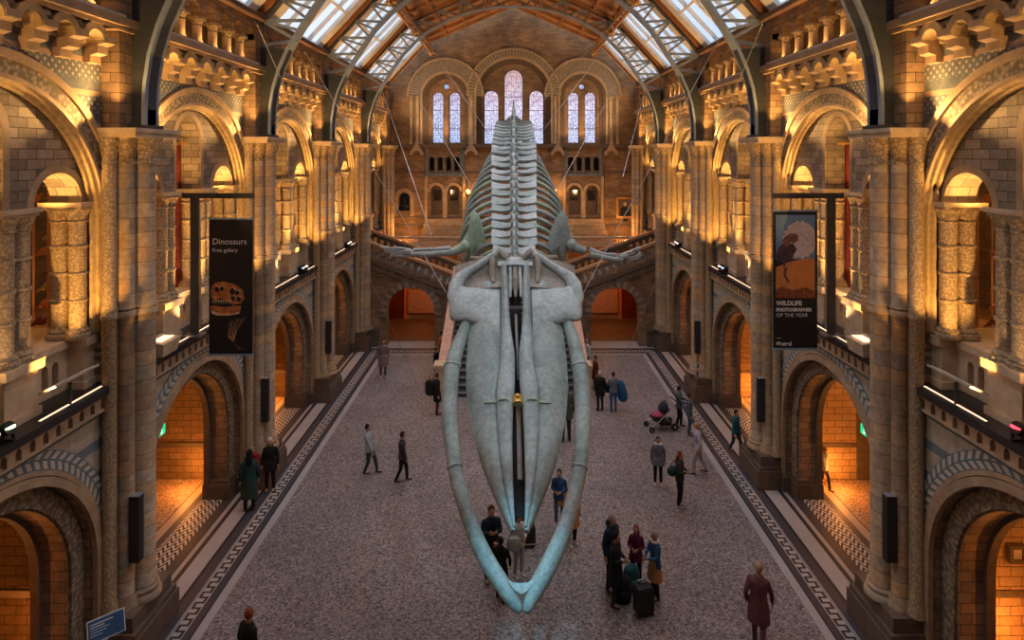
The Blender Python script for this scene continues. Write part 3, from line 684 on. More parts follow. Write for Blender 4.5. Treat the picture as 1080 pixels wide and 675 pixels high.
for i, (c, r, zs, zb) in enumerate(doors):
    d = M(); d.prism([(p[0], p[1]) for p in arch(r - .02, zs - zb, 0, 10)], [[(-.24, .9), (.24, .9), (.24, 1.6), (-.24, 1.6)][::-1]], 'y', 0, .06)
    do = struct('door_%d' % (i + 1), d, m_dark, (c, FY + .35, zb)); g = M(); g.box(-.26, .26, .02, .04, .88, 1.62); g.build('glass_pane', m_clear, do)
# niche with bust
t = thing('niche_bust', 'dark bronze bust on its shelf inside the arched niche of the far wall', 'bust', (nich[0], FY + .1, nich[3]))
m = M(); m.loft([[(a*rx*cos(2*pi*k/14), .14*a*sin(2*pi*k/14), z) for k in range(14)] for a, rx, z in ((1, .30, 0), (1, .33, .18), (1, .28, .34), (.9, .1, .42), (.9, .08, .5), (1, .1, .56), (1, .12, .66), (.9, .11, .76), (.4, .08, .82))]); m.build('bust', m_black, t, True)
m = M(); m.box(-.4, .4, -.35, .1, -.22, 0); m.box(-.3, .3, -.3, 0, -.4, -.22); m.build('shelf', m_dark, t)
m = M(); m.prism(ring(.36, .62, nich[2], nich[3] - .5, 14), [], 'y', FY - .06, FY + .01)
trim(m, m_plain, (nich[0], 0, 0), 0)
# portrait
t = thing('framed_portrait', 'gilt framed dark portrait of a grey-haired person in black hanging on the far wall', 'painting', (FX(659), FY - .05, FZ(219)))
m = M(); m.prism([(-.56, -.68), (.56, -.68), (.56, .68), (-.56, .68)], [[(-.43, -.54), (-.43, .54), (.43, .54), (.43, -.54)]], 'y', -.06, .04); m.build('frame', m_gold, t)
m = M(); m.box(-.44, .44, -.01, .03, -.55, .55); m.build('canvas', m_dark, t)
m = M(); m.prism([(-.34, -.54), (.34, -.54), (.3, -.1), (.12, .08), (-.14, .08), (-.3, -.12)], [], 'y', -.016, -.012); m.build('painted_coat', m_black, t)
m = M(); m.prism([(.0 + .1*cos(a*pi/6), .22 + .14*sin(a*pi/6)) for a in range(12)], [], 'y', -.016, -.012); m.build('painted_face', m_cream, t)
tag(M().box(-.16, .16, -.03, .02, -.12, .12).build('picture_label', m_black, None, loc=(FX(659), FY - .02, FZ(231.5))), 'small black plaque under the gilt portrait on the far wall', 'plaque')
# wall lamps
for px, sn in ((494, 'left'), (585, 'right')):
    t = thing('wall_lamp', f'glowing brass wall lamp on the far wall, {sn} of the whale ribs', 'lamp', (FX(px), FY - .15, FZ(203)), 0, 'brass wall lamps on the far wall')
    m = M(); m.box(-.05, .05, 0, .16, -.1, .1); m.bar((0, .05, 0), (0, -.1, .02), .04); m.build('bracket', m_gold, t)
    m = M(); m.lathe([(.05, -.05), (.1, .02), (.12, .14), (.08, .2)], 0, -.12, 10); m.build('lamp_shade', m_lamp_o, t, True)

# ---------------------------------------------------------------- stairs
def tz(x): return 3.0 + (abs(x) - 3.2)*(1.75/4.7)
for s, rz, sn in SIDE:
    ac = s*5.3
    o = [(s*3.2, 0), (s*3.2, 2.9), (s*8.05, tz(8.05) - .1), (s*8.05, 0)]
    hole = [(ac + p[0], p[1]) for p in arch(1.24, 1.82, 0, 20)]
    # opening cut from the floor up
    if s > 0: poly = [(3.2, 0)] + hole + [(8.05, 0), (8.05, tz(8.05) - .1), (3.2, 2.9)]
    else: poly = [(-8.05, 0)] + hole + [(-3.2, 0), (-3.2, 2.9), (-8.05, tz(8.05) - .1)]
    m = M(); m.prism(poly, [], 'y', 32.0, 32.5); struct('wall_stair_' + sn, m, m_small)
    m = M(); m.prism(ring(1.24, 1.58, 0, -.25, 24), [], 'y', -.08, .02); trim(m, m_vous, (ac, 32.0, 1.82), 0)
    m = M(); m.box(min(s*6.95, s*8.05), max(s*6.95, s*8.05), 31.85, 32.05, 0, .75); m.box(min(s*6.95, s*8.05), max(s*6.95, s*8.05), 31.8, 32.05, .75, .9); m.box(min(s*3.2, s*3.75), max(s*3.2, s*3.75), 31.85, 32.05, 0, .75)
    trim(m, m_dark, (0, 0, 0), 0)
    # vestibule behind the arch
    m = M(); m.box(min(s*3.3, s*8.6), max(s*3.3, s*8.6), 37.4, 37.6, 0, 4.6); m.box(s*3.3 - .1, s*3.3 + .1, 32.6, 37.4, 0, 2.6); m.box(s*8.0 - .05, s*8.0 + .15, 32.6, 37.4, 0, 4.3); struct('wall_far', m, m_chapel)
    m = M(); m.box(min(s*3.2, s*8.2), max(s*3.2, s*8.2), 35.2, 39.5, 4.45, 4.7); struct('floor_landing_' + sn, m, m_wood)
    m = M(); m.box(min(s*3.4, s*7.95), max(s*3.4, s*7.95), 32.9, 37.3, -.05, .012); struct('floor_vestibule_' + sn, m, plain('brown_tiled_floor_' + sn, (.20, .105, .045), .5, scale=2))
    dr = M(); dr.box(min(s*6.6, s*7.8), max(s*6.6, s*7.8), 37.3, 37.4, 0, 2.6); struct('door_%d' % (5 + (s > 0)), dr, m_red)
    dr = M(); dr.box(min(s*4.2, s*6.35), max(s*4.2, s*6.35), 37.3, 37.4, .35, 1.75); struct('trim_%d' % (90 + (s > 0)), dr, plain('pink_panel', (.62, .33, .24), .6))  # pink panel on the vestibule back wall
    dr = M(); dr.box(min(s*6.4, s*6.58), max(s*6.4, s*6.58), 37.2, 37.4, 0, 2.8); struct('trim_%d' % (92 + (s > 0)), dr, plain('orange_door_post', (.75, .22, .06), .6))
    # flight
    t = thing('side_stair_flight', f'{sn} upper stair flight climbing outward from the landing', 'staircase', (0, 0, 0), 0, 'side stair flights')
    n = 12; a = M(); c2 = M()
    for k in range(n):
        x0 = 3.2 + k*4.85/n; x1 = x0 + 4.85/n; z = 3.0 + (k + 1)*1.75/n
        a.box(min(s*x0, s*8.05), max(s*x0, s*8.05), 32.5, 35.0, z - .2, z)
        c2.box(min(s*(x0), s*(x0 + .19)), max(s*x0, s*(x0 + .19)), 32.7, 34.8, z, z + .012)
    a.build('steps', m_grey, t); c2.build('tread_strips', m_black, t)
    m = M(); 
    for k in range(12):
        x = 3.3 + k*.41; m.box(min(s*x, s*(x + .41)), max(s*x, s*(x + .41)), 31.9, 32.0, tz(x) - .45, tz(x) - .22)
    m.prism([(s*3.2, tz(3.2) - .22), (s*3.2, tz(3.2)), (s*8.05, tz(8.05)), (s*8.05, tz(8.05) - .22)], [], 'y', 31.88, 32.1); m.build('stringer', m_dark, t)
    for (Y0, nm) in ((32.0, 'front'), (35.0, 'rear')):
        b_ = thing('stair_balustrade', f'{nm} arcaded stone balustrade with wooden rail on the {sn} stair flight', 'balustrade', (0, Y0, 0), 0, 'stair balustrades')
        m = M(); m.bar((s*2.95, 0, tz(3.2) + .82 - .08), (s*8.05, 0, tz(8.05) + .82), .26, .13); m.build('handrail', m_brassy, b_)
        for k in range(13):
            x = 3.42 + k*.365; z = tz(x)
            m = M(); hh = [(s*x + p[0], p[1]) for p in arch(.10, z + .45, z + .16, 8)]
            if s < 0: pass
            q = [(s*x - .18, z + .02), (s*x + .18, z + .02 ), (s*x + .18, z + .76), (s*x - .18, z + .76)]
            m.prism(q, [hh[::-1]], 'y', -.07, .07); m.build('baluster', m_small if nm == 'front' else m_dark, b_)
t = thing('central_staircase', 'wide central stair with dark treads rising behind the whale skull', 'staircase')
a = M(); c2 = M(); n = 18
for k in range(n):
    y0 = 25.3 + k*.4; z = (k + 1)*3.0/n
    a.box(-2.75, 2.75, y0, 32.6, z - 3.0/n, z); c2.box(-2.75, 2.75, y0 - .015, y0 + .10, z - .035, z + .006)
a.build('steps', plain('dark_step_stone', (.05, .045, .045), .6), t); c2.build('nosings', m_grey, t)
for s, nm in ((-1, 'l'), (1, 'r')):
    m = M(); x0, x1 = sorted((s*2.75, s*3.05)); vs = []
    for x in (x0, x1): vs += [(x, 25.5, 0), (x, 25.5, 1.15), (x, 32.4, 4.0), (x, 32.4, 0)]
    m.add(vs, [(0, 1, 2, 3), (7, 6, 5, 4), (0, 4, 5, 1), (1, 5, 6, 2), (2, 6, 7, 3), (3, 7, 4, 0)]); m.build('stair_parapet', m_stone, t)
    m = M(); m.bar((s*2.9, 25.5, 1.2), (s*2.9, 32.4, 4.05), .42, .12); m.build('handrail', plain('pinkish_stone_coping', (.5, .29, .2), .5), t)
    m = M(); m.box(s*2.9 - .28, s*2.9 + .28, 25.1, 25.66, 0, 1.25); m.box(s*2.9 - .34, s*2.9 + .34, 25.04, 25.72, 1.25, 1.38); m.build('newel', m_cream, t)
m = M(); m.box(-3.3, 3.3, 32.5, 36.0, 2.7, 3.0); m.box(-3.3, 3.3, 32.5, 32.6, 0, 2.7); struct('floor_landing', m, m_small)
m = M(); m.box(-3.3, 3.3, 36, 39.4, 4.45, 4.7); m.box(-3.3, 3.3, 35.9, 36.1, 0, 4.5); struct('floor_gallery_far', m, m_stone)
m = M(); m.box(-8.05, 8.05, 35.9, 36.05, 4.68, 4.78); m.box(-8.05, 8.05, 35.85, 36.05, 5.06, 5.16)
k = -8.0
while k < 8: m.bar((k, 35.97, 4.76), (k + .15, 35.97, 5.08), .03); m.bar((k + .15, 35.97, 4.76), (k, 35.97, 5.08), .03); k += .15
tag(m.build('lattice_balustrade', m_cream), 'pale stone lattice balustrade along the front of the far landing', 'balustrade')
for c, sn in ((FX(468), 'left'), (FX(622), 'right')):
    t = thing('glass_screen', f'low clear glass screen in front of the {sn} far doors', 'screen', (c, 37.2, 4.7), 0, 'glass screens on the landing')
    m = M(); m.box(-1.3, 1.3, 0, .015, .05, 1.0); m.build('pane', m_clear, t); m = M(); m.box(-1.32, 1.32, -.02, .03, 0, .06); m.build('rail', m_chrome, t)
# ---------------------------------------------------------------- the whale skeleton
wh = thing('whale_skeleton', 'huge pale blue whale skeleton hanging head down in the middle of the hall', 'whale skeleton', (0, 0, 0))
AX0, AX1 = Vector((.05, 14.3, 7.2)), Vector((.12, 10.55, 3.55))
AD = (AX1 - AX0); SL = AD.length; AD.normalize(); WV = Vector((1, 0, 0)); NV = Vector((0, AD.z, -AD.y)); NV = NV if NV.z > 0 else -NV
def sk(s, w, n): return AX0 + AD*SL*s + WV*w + NV*n
def lerp(tab, s):
    for (a, u), (b, v) in zip(tab, tab[1:]):
        if s <= b: k = max(0, (s - a)/(b - a)); return u + (v - u)*k
    return tab[-1][1]
outw = [(0, 1.0), (.08, 1.05), (.2, 1.00), (.3, 1.04), (.4, 1.06), (.5, 1.04), (.6, .97), (.7, .84), (.8, .67), (.9, .43), (.96, .27), (1.0, .16)]
inw = [(0, .20), (.1, .17), (.2, .16), (.3, .12), (.4, .045), (.5, .055), (.6, .10), (.7, .12), (.85, .12), (.95, .10), (1.0, .08)]
rid = [(0, .30), (.2, .28), (.5, .24), (.8, .17), (1, .07)]
for s, nm in ((-1, 'left'), (1, 'right')):
    rings = []; random.seed(3)
    for i in range(33):
        q = .05 + .95*i/32; o = lerp(outw, q); a = lerp(inw, q); h = lerp(rid, q); wd = o - a
        prof = [(a, -.12), (a, h*.3), (a + wd*.34, h*.25), (a + wd*.38, h*.38), (a + wd*.44, h*.46), (a + wd*.6, h*.34), (a + wd*.8, h*.02), (a + wd*.93, -.12), (o, -.20), (o - .04, -.27), (a + wd*.5, -.14), (a + wd*.2, -.22)]
        rings.append([sk(q, s*w_ + .0, n_ + .012*sin(q*37 + w_*9)) for w_, n_ in prof])
    m = M(); m.loft(rings); m.build('rostrum_half', m_bone, wh, True, ang=55)
    rings = []
    for i in range(31):
        q = -.015 + 1.005*i/30; o = lerp(outw, max(q, 0)); a = lerp(inw, max(q, 0)); h = lerp(rid, max(q, 0)); wd = o - a; e = .20 + .19*min(1, max(0, (q - .2)/.35))
        rings.append([sk(q, s*w_, n_ + .015*sin(q*23 + w_*4)) for w_, n_ in ((a - .008, -.14), (a - .008, h*.8), (a + wd*.05, h*1.05), (a + wd*e*.45, h*1.12), (a + wd*(e - .06), h*.9), (a + wd*(e - .03), h*.6), (a + wd*(e - .02), h*.2), (a + wd*.2, -.1))])
    m = M(); m.loft(rings); m.build('premaxilla', m_bone2, wh, True, ang=55)
    # broad frontal slab above the eye, flush with the rostrum
    rings = []
    for (w0, sa, sb, n0, th) in ((.36, .075, .32, .10, .24), (.55, .08, .285, .10, .26), (.8, .08, .245, .08, .26), (1.1, .075, .222, .05, .25), (1.32, .05, .215, .0, .24), (1.43, .05, .205, -.04, .22), (1.48, .07, .18, -.09, .14)):
        r_ = []
        for u, v in ((0, -.5), (-.02, 0), (.03, .34), (.12, .5), (.5, .5), (.8, .40), (.95, .22), (1.02, 0), (1, -.5)):
            r_.append(sk(sa + (sb - sa)*u + .004*sin(w0*22), s*w0, n0 - .08 + th*v))
        rings.append(r_)
    m = M(); m.loft(rings); m.build('frontal_wing', m_bonew, wh, True, ang=50)
    # squamosal arch sweeping out from the back of the skull
    pts = [sk(-.07, s*.42, .30), sk(-.055, s*.60, .24), sk(-.03, s*.84, .12), sk(-.012, s*1.06, .03), sk(.012, s*1.24, -.02), sk(.05, s*1.36, -.08), sk(.10, s*1.40, -.12), sk(.15, s*1.38, -.18)]
    m = M(); m.tube(pts, [.08, .08, .085, .10, .14, .17, .16, .10], 12, 1.2, up=NV); m.build('cheek_arch', m_bonew, wh, True, ang=60)
    rings = [[sk(q, s*w_, n_) for w_, n_ in ((.2, -.05), (.2, .24 - d_), (.45, .22 - d_), (.8, .14 - d_), (1.1, .05 - d_), (1.42, -.14 - d_*.5), (1.42, -.28), (.8, -.4))] for q, d_ in ((-.065, .02), (-.03, .05), (.01, .10), (.05, .10), (.09, .03))]
    m = M(); m.loft(rings); m.build('temporal_recess', m_boned, wh, True)  # shade inside the recess is put into its brown colour
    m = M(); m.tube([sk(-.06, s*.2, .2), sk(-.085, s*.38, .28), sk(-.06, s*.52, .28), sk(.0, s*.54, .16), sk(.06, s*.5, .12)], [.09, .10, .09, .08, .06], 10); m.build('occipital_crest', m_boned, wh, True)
# occiput, nasal bones between the halves
m = M(); m.loft([[sk(q, a*cos(2*pi*k/16), n_ + b*sin(2*pi*k/16)) for k in range(16)] for q, a, b, n_ in ((-.085, .2, .08, .0), (-.07, .4, .14, .02), (-.045, .46, .18, .04), (-.02, .44, .18, .05), (-.01, .4, .13, .05))]); m.build('occiput', m_bonew, wh, True, ang=60)
m = M(); m.loft([[sk(q, w_, n_) for w_, n_ in ((-.40, .0), (-.40, .25), (0, .30), (.40, .25), (.40, .0))] for q in (-.035, -.012)]); m.build('nasal_bar', m_bonew, wh)
for w0 in (-.11, .0, .11):
    m = M(); m.tube([sk(-.01, w0, .2), sk(.06, w0, .26), sk(.13, w0*1.1, .12)], [.035 if w0 else .05, .04 if w0 else .07, .03], 8); m.build('nasal_bone', m_bonew if w0 else m_boned, wh, True)
m = M(); m.bar(sk(.185, -.2, .14), sk(.185, .2, .14), .05); m.build('cross_rod', m_chrome, wh)
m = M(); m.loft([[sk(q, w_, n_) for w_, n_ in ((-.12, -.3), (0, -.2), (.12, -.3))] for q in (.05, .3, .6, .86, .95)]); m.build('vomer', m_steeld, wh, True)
m = M(); m.tube([sk(.2, .0, -.02), sk(.48, .03, -.06)], .03, 8); m.tube([sk(.55, .02, -.1), sk(.84, .02, -.12)], .05, 8); m.build('support_rod', m_chrome, wh, True)
# clamp across the rostrum
cp = [(-.66, .10), (-.55, .12), (-.42, .13), (-.33, .26), (-.22, .27), (-.1, .2), (.1, .2), (.22, .27), (.33, .26), (.42, .13), (.55, .12), (.66, .10)]
m = M(); m.tube([sk(.585 + (.012 if abs(w_) < .15 else 0), w_, n_) for w_, n_ in cp], [.012] + [.026]*10 + [.012], 6); m.build('clamp_bar', m_boneg, wh, True)
m = M(); m.tube([sk(.57, 0, .2), sk(.60, 0, .22)], .10, 12); m.ell(sk(.578, 0, .30), (.05, .05, .06)); m.build('clamp_boss', m_gold, wh, True)

# lower jaws
def jp(x, y, dn=0):
    Y = F*17.26/(y - 162 + F); p = at(x, y, Y); return p
JL = [(500, 318, 9), (495, 332, 11), (487, 352, 13), (479.5, 372, 15.5), (476, 390, 16.5), (474, 415, 17), (474, 440, 16.5), (477, 470, 15.5), (481, 500, 15.5), (488, 525, 15.5), (495, 547, 15.5), (504, 570, 16), (515, 592, 17), (527, 611, 17), (537, 626, 16), (545, 638, 12), (548.5, 645, 5)]
JR = [(590, 318, 9), (596, 332, 11), (603.5, 352, 13), (609, 372, 15.5), (612.5, 390, 16.5), (614.5, 415, 17), (615, 440, 17), (614, 470, 16), (610.5, 500, 15.5), (605, 525, 15.5), (599, 547, 16), (590.5, 570, 17), (580, 592, 18), (570, 611, 18), (562, 626, 16), (557, 638, 12), (555, 645, 6)]
for J, nm in ((JL, 'left'), (JR, 'right')):
    pts = [jp(x, y) - NV*.1 for x, y, w_ in J]; rad = [w_*p.y/F/2*1.02 for (x, y, w_), p in zip(J, pts)]
    # resample smoothly
    P = []; Q = []
    for i in range(len(pts) - 1):
        for k in range(3):
            a = pts[max(i - 1, 0)]; b = pts[i]; c = pts[i + 1]; d = pts[min(i + 2, len(pts) - 1)]; t = k/3
            P.append(.5*((2*b) + (c - a)*t + (2*a - 5*b + 4*c - d)*t*t + (3*b - a - 3*c + d)*t**3)); Q.append(rad[i] + (rad[i + 1] - rad[i])*t)
    P.append(pts[-1]); Q.append(rad[-1])
    m = M(); m.tube(P, Q, 14, 1.15, up=NV); jaw = m.build('lower_jaw', m_bone, wh, True, ang=60)
    for yy in (384, 497):
        j = min(range(len(P)), key=lambda i: abs((162 + (10 - P[i].z)*F/P[i].y) - yy))
        d = (P[j + 1] - P[j - 1]).normalized(); m = M(); m.tube([P[j] - d*.02, P[j] + d*.02], Q[j]*1.12, 14, 1.15, up=NV); m.build('strap', m_bonew, jaw, True)
a, b, c, d = jp(539, 613), jp(548, 616), jp(562, 612), jp(550, 624)
m = M(); rows = []
for dz in (-.03, .03):
    rows.append([p + NV*dz for p in (jp(535, 611), jp(541, 614.5), jp(549, 615.5), jp(557, 614.5), jp(563, 610.5), jp(561, 617), jp(556, 624), jp(550, 627), jp(544, 624), jp(538, 617))])
m.loft(rows); m.build('chin_plate', m_bonew, wh)

# backbone
SP = [(13.9, 7.0), (14.7, 7.48), (15.6, 8.02), (16.6, 8.66), (17.8, 9.40), (18.9, 10.04), (20.0, 10.52), (21.3, 10.93), (24, 11.2), (27, 11.35), (30, 11.75), (33, 12.45)]
def spz(Y): return lerp(SP, Y)
def spc(Y): return Vector((.03, Y, spz(Y)))
def vert_mesh(kind):
    m = M()
    rings = [[(r*cos(2*pi*k/12), y, r*.95*sin(2*pi*k/12)) for k in range(12)] for r, y in ((.15, -.13), (.19, -.115), (.16, 0), (.19, .115), (.15, .13))]
    m.loft(rings)
    # neural spine: blade rising and leaning back
    m.loft([[(x, y0, z), (x, y1, z), (-x, y1, z), (-x, y0, z)] for x, y0, y1, z in ((.07, -.08, .10, .12), (.035, -.04, .16, .3), (.03, .04, .26, .5), (.055, .07, .30, .60), (.03, .09, .29, .63))])
    for s in (-1, 1):
        # transverse process: flat plate widening outward
        pr = [(.12, .10, .06, -.02), (.35, .105, .035, -.03), (.6, .125, .03, -.02), (.85, .15, .03, .03), (.97, .155, .03, .05), (1.0, .11, .02, .05)]
        m.loft([[(s*x, -w_, z + t), (s*x, w_, z + t*.6), (s*x, w_, z - t*.6), (s*x, -w_, z - t)] for x, w_, t, z in pr])
        m.loft([[(s*x, y0, z), (s*x, y1, z), (s*(x + .03), y1, z), (s*(x + .03), y0, z)] for x, y0, y1, z in ((.09, -.1, .06, .1), (.14, -.2, -.04, .26), (.15, -.24, -.14, .3))])
    return m.mesh('vertebra', m_bonew if kind else m_bone, True, 40)
vm = [vert_mesh(0), vert_mesh(1)]
Y = 14.7; i = 0; VY = []
hw = [(14.5, .42), (15.2, .56), (17, .62), (19, .70), (21, .66), (24, .68), (27, .45), (30, .2)]
while Y < 29.8:
    o = bpy.data.objects.new('vertebra', vm[i % 2 if i % 5 else 1]); COL.objects.link(o); o.parent = wh
    p = spc(Y); q = (spc(Y + .3) - spc(Y - .3)).normalized()
    o.location = p; o.rotation_euler = (math.atan2(q.z, q.y) + .07*sin(i*2.1), .03*sin(i*3.3), .03*sin(i*1.7)); h_ = lerp(hw, Y)
    sc_ = .62 + .3*min(1, (Y - 14.7)/6); o.scale = (h_, 1.0 + .1*sin(i), sc_ if Y < 30 else sc_*.8); VY.append(Y); i += 1; Y += .27 + .008*i*.5 if Y < 21 else .42
m = M(); m.tube([spc(29.5), spc(31), spc(32.5) + Vector((0, 0, .45))], [.14, .10, .03], 8); m.build('tail_tip', m_bonew, wh, True)
m = M(); m.tube([spc(14.8), spc(16.6), spc(18.9), spc(21.3), spc(24), spc(29)], .05, 8); m.build('spine_rod', m_steeld, wh, True)
# ribs, a pair for each of the front fifteen thoracic vertebrae
rw = [(0, .95), (2, 1.25), (5, 1.45), (9, 1.38), (12, 1.15), (15, .92)]
for j in range(16):
    Yv = 15.0 + j*.29; p0 = spc(Yv); Wd = lerp(rw, j); H = 1.3 + .9*min(1, j/3) - .07*max(0, j - 8); th0 = lerp(hw, Yv)
    for s in (-1, 1):
        pts = []; rr = []
        for k in range(15):
            t = k/14; a = .22 + t*(2.15 - .03*j)
            x = th0*.75*(1 - t)**3*0 + Wd*sin(a)*(1 if a > 1.57 else 1); x = max(x, .2)
            z = -.02 + .08*sin(a) - (H/2)*(1 - cos(a)); yy = .10 + .95*t + .03*sin(j)
            pts.append(p0 + Vector((s*x, yy, z))); rr.append(.074*(1 - .55*t) + .012)
        m = M(); m.tube(pts, rr, 8, .75); m.build('rib', m_bone if j % 3 else m_boneg, wh, True, ang=60)
# shoulder blades and flippers
Yf = 15.7
def fl(px, py, dy=0): return at(px, py, Yf + dy)
for s, nm, ox, mt in ((-1, 'left', 0, m_boneg), (1, 'right', 0, m_bone)):
    if s < 0: out = [(499, 221), (503, 224), (507, 231), (510, 241), (511.5, 252), (511, 263), (509.5, 270), (505, 266), (501, 262.5), (498.5, 268), (497, 275.5), (494.5, 273), (494, 264), (490, 260.5), (486.5, 258), (487, 254), (491, 249), (494.5, 240), (496, 229)]
    else: out = [(593.5, 221), (590, 224), (584.5, 233), (580, 245), (578, 258), (578.5, 268), (580, 273.5), (584, 269), (588, 264), (590.5, 270), (592.5, 280.5), (595, 277), (597.5, 267), (602, 263), (608, 260), (607, 254), (603, 248), (600.5, 240), (599, 229)]
    m = M(); c = Vector((sum(p[0] for p in out)/len(out), sum(p[1] for p in out)/len(out)))
    def P(u, v, n, k=1.0):
        x = c.x + (u - c.x)*k; y = c.y + (v - c.y)*k; q = at(x, y, Yf); q.y += n - .12*s*0 + (y - 245)*.004; return q
    rings = [[P(u, v, .05, .55) for u, v in out], [P(u, v, .05, .95) for u, v in out], [P(u, v, .0) for u, v in out], [P(u, v, -.04, .93) for u, v in out], [P(u, v, -.09, .45) for u, v in out]]
    m.loft(rings); m.build('shoulder_blade', mt, wh, True, ang=50)
    if s < 0:
        arm = [(491, 259), (486, 262), (480, 264.5), (476.5, 265.5)]; fore = [(476, 265.5), (466, 266.5), (455, 267.5), (445, 268), (434, 268)]; ulna = [(475, 262), (462, 262.5), (448, 263), (436, 263.5)]
        wr = (430, 265.5); fing = [[(428, 262.5), (420, 261.5), (412, 262), (406, 260.5)], [(428, 265), (418, 264.5), (408, 263), (401, 259.5)], [(429, 267.5), (420, 267.5), (412, 266.5), (405, 264)], [(431, 269.5), (424, 270), (417, 269.5), (411, 268.5)]]
    else:
        arm = [(603, 258), (608, 262), (613, 263.5), (617, 265)]; fore = [(622, 268), (632, 270), (642, 272.5), (652, 274), (657, 274)]; ulna = [(622, 263), (631, 266.5), (640, 268.5), (650, 269)]
        wr = (659, 270.5); fing = [[(652, 269), (660, 267.5), (667, 265), (673, 261.5)], [(657, 269.5), (664, 268.5), (670, 266), (675, 260.5)], [(659, 272), (666, 272), (672, 270), (676, 265.5)], [(661, 274), (667, 274), (672, 272.5), (676.5, 268.5)]]
    m = M(); m.tube([fl(*p) for p in arm], [.13, .12, .10, .12], 10); m.ell(fl(*arm[0]), (.15, .15, .15)); m.build('upper_arm_bone', mt, wh, True, ang=60)
    m = M(); m.tube([fl(*p) for p in fore], [.10, .085, .085, .085] + [.08]*(len(fore) - 4), 10); m.build('radius', m_bonew, wh, True, ang=60)
    m = M(); m.tube([fl(*p) for p in ulna], [.07, .05, .045, .05], 10); m.build('ulna', m_bonew, wh, True, ang=60)
    m = M(); m.ell(fl(*wr), (.11, .08, .10)); m.ell(fl(wr[0] + s*(-4), wr[1] + 1), (.08, .07, .09)); m.build('wrist', m_bonew, wh, True)
    for f in fing:
        q = [fl(*p) for p in f]; m = M()
        for a, b in zip(q, q[1:]):
            m.tube([a.lerp(b, .02), a.lerp(b, .1), a.lerp(b, .5), a.lerp(b, .9), a.lerp(b, .98)], [.025, .042, .028, .04, .025], 7)
        m.build('finger_bone', m_bonew, wh, True, ang=60)
# chevrons and sternum seen between the ribs
m = M(); m.tube([at(497, 272, 15.1), at(512, 274, 14.9), at(530, 271, 14.8), at(553, 270, 14.8), at(572, 273, 14.9), at(587, 271, 15.1)], [.05, .08, .06, .06, .08, .05], 8); m.build('first_rib_bar', m_boned, wh, True)

# suspension cables
CB = [((271, 26), 15.0, (440, 405), 26.0, 'long left cable from the near roof rib down to the floor'),
      ((322, 55), 19.0, (486, 335), 14.2, 'left cable from the second roof rib to the skull'),
      ((404, 98), 30.0, (455, 248), 20.0, 'far left thin cable beside the flipper'),
      ((441, 104), 33.0, (526, 243), 17.0, 'left cable crossing the ribs'),
      ((418, 5), 26.0, (510, 133), 27.0, 'upper left cable to the tail, outer of its pair'),
      ((424, 5), 26.5, (516, 142), 25.0, 'upper left cable to the tail, inner of its pair'),
      ((759, 40), 19.0, (603, 332), 14.2, 'right cable from the second roof rib to the skull'),
      ((805, 23), 15.0, (641, 421), 25.5, 'long right cable from the near roof rib down to the floor'),
      ((679, 100), 30.0, (657, 186), 24.0, 'far right thin cable ending above the doors'),
      ((649, 91), 33.0, (553, 262), 16.5, 'right cable crossing the ribs'),
      ((667, 2), 26.0, (573, 106), 27.5, 'upper right cable to the tail, outer of its pair'),
      ((661, 20), 26.5, (574, 136), 25.0, 'upper right cable to the tail, inner of its pair')]
for (a, Ya, b, Yb, lab) in CB:
    m = M(); m.tube([at(*a, Ya), at(*b, Yb)], .010 if Ya < 22 else .016, 6)
    tag(m.build('suspension_cable', m_cable, None, True), 'steel ' + lab, 'cable', 'steel cables holding the skeleton')
# ---------------------------------------------------------------- fittings
# column speakers on the piers
def speaker():
    t = thing('column_speaker', 'x', 'speaker')
    m = M(); m.box(-.10, .10, -.08, .08, 0, 1.3); m.build('cabinet', m_black, t)
    m = M(); m.box(-.085, .085, -.092, -.08, .05, 1.25); m.build('grille', plain('speaker_grille', (.03, .03, .03), .8), t)
    m = M(); m.box(-.10, .10, -.08, .08, 1.3, 1.315); m.box(-.05, .05, .08, .20, .5, .8); m.build('bracket', plain('grey_bracket', (.2, .2, .22), .5), t)
    return t
spk = None
for s, rz, sn in SIDE:
    for k in (1, 2, 3):
        lab = f'slim black column speaker on the {["", "nearest", "second", "third"][k]} {sn} pier'
        loc = (s*7.5, PK[k] - .40, 1.90)
        if spk is None: spk = o = speaker(); o.location = loc; o['label'] = lab
        else: o = dup(spk, loc, 0, lab)
        o['group'] = 'column speakers on the piers'
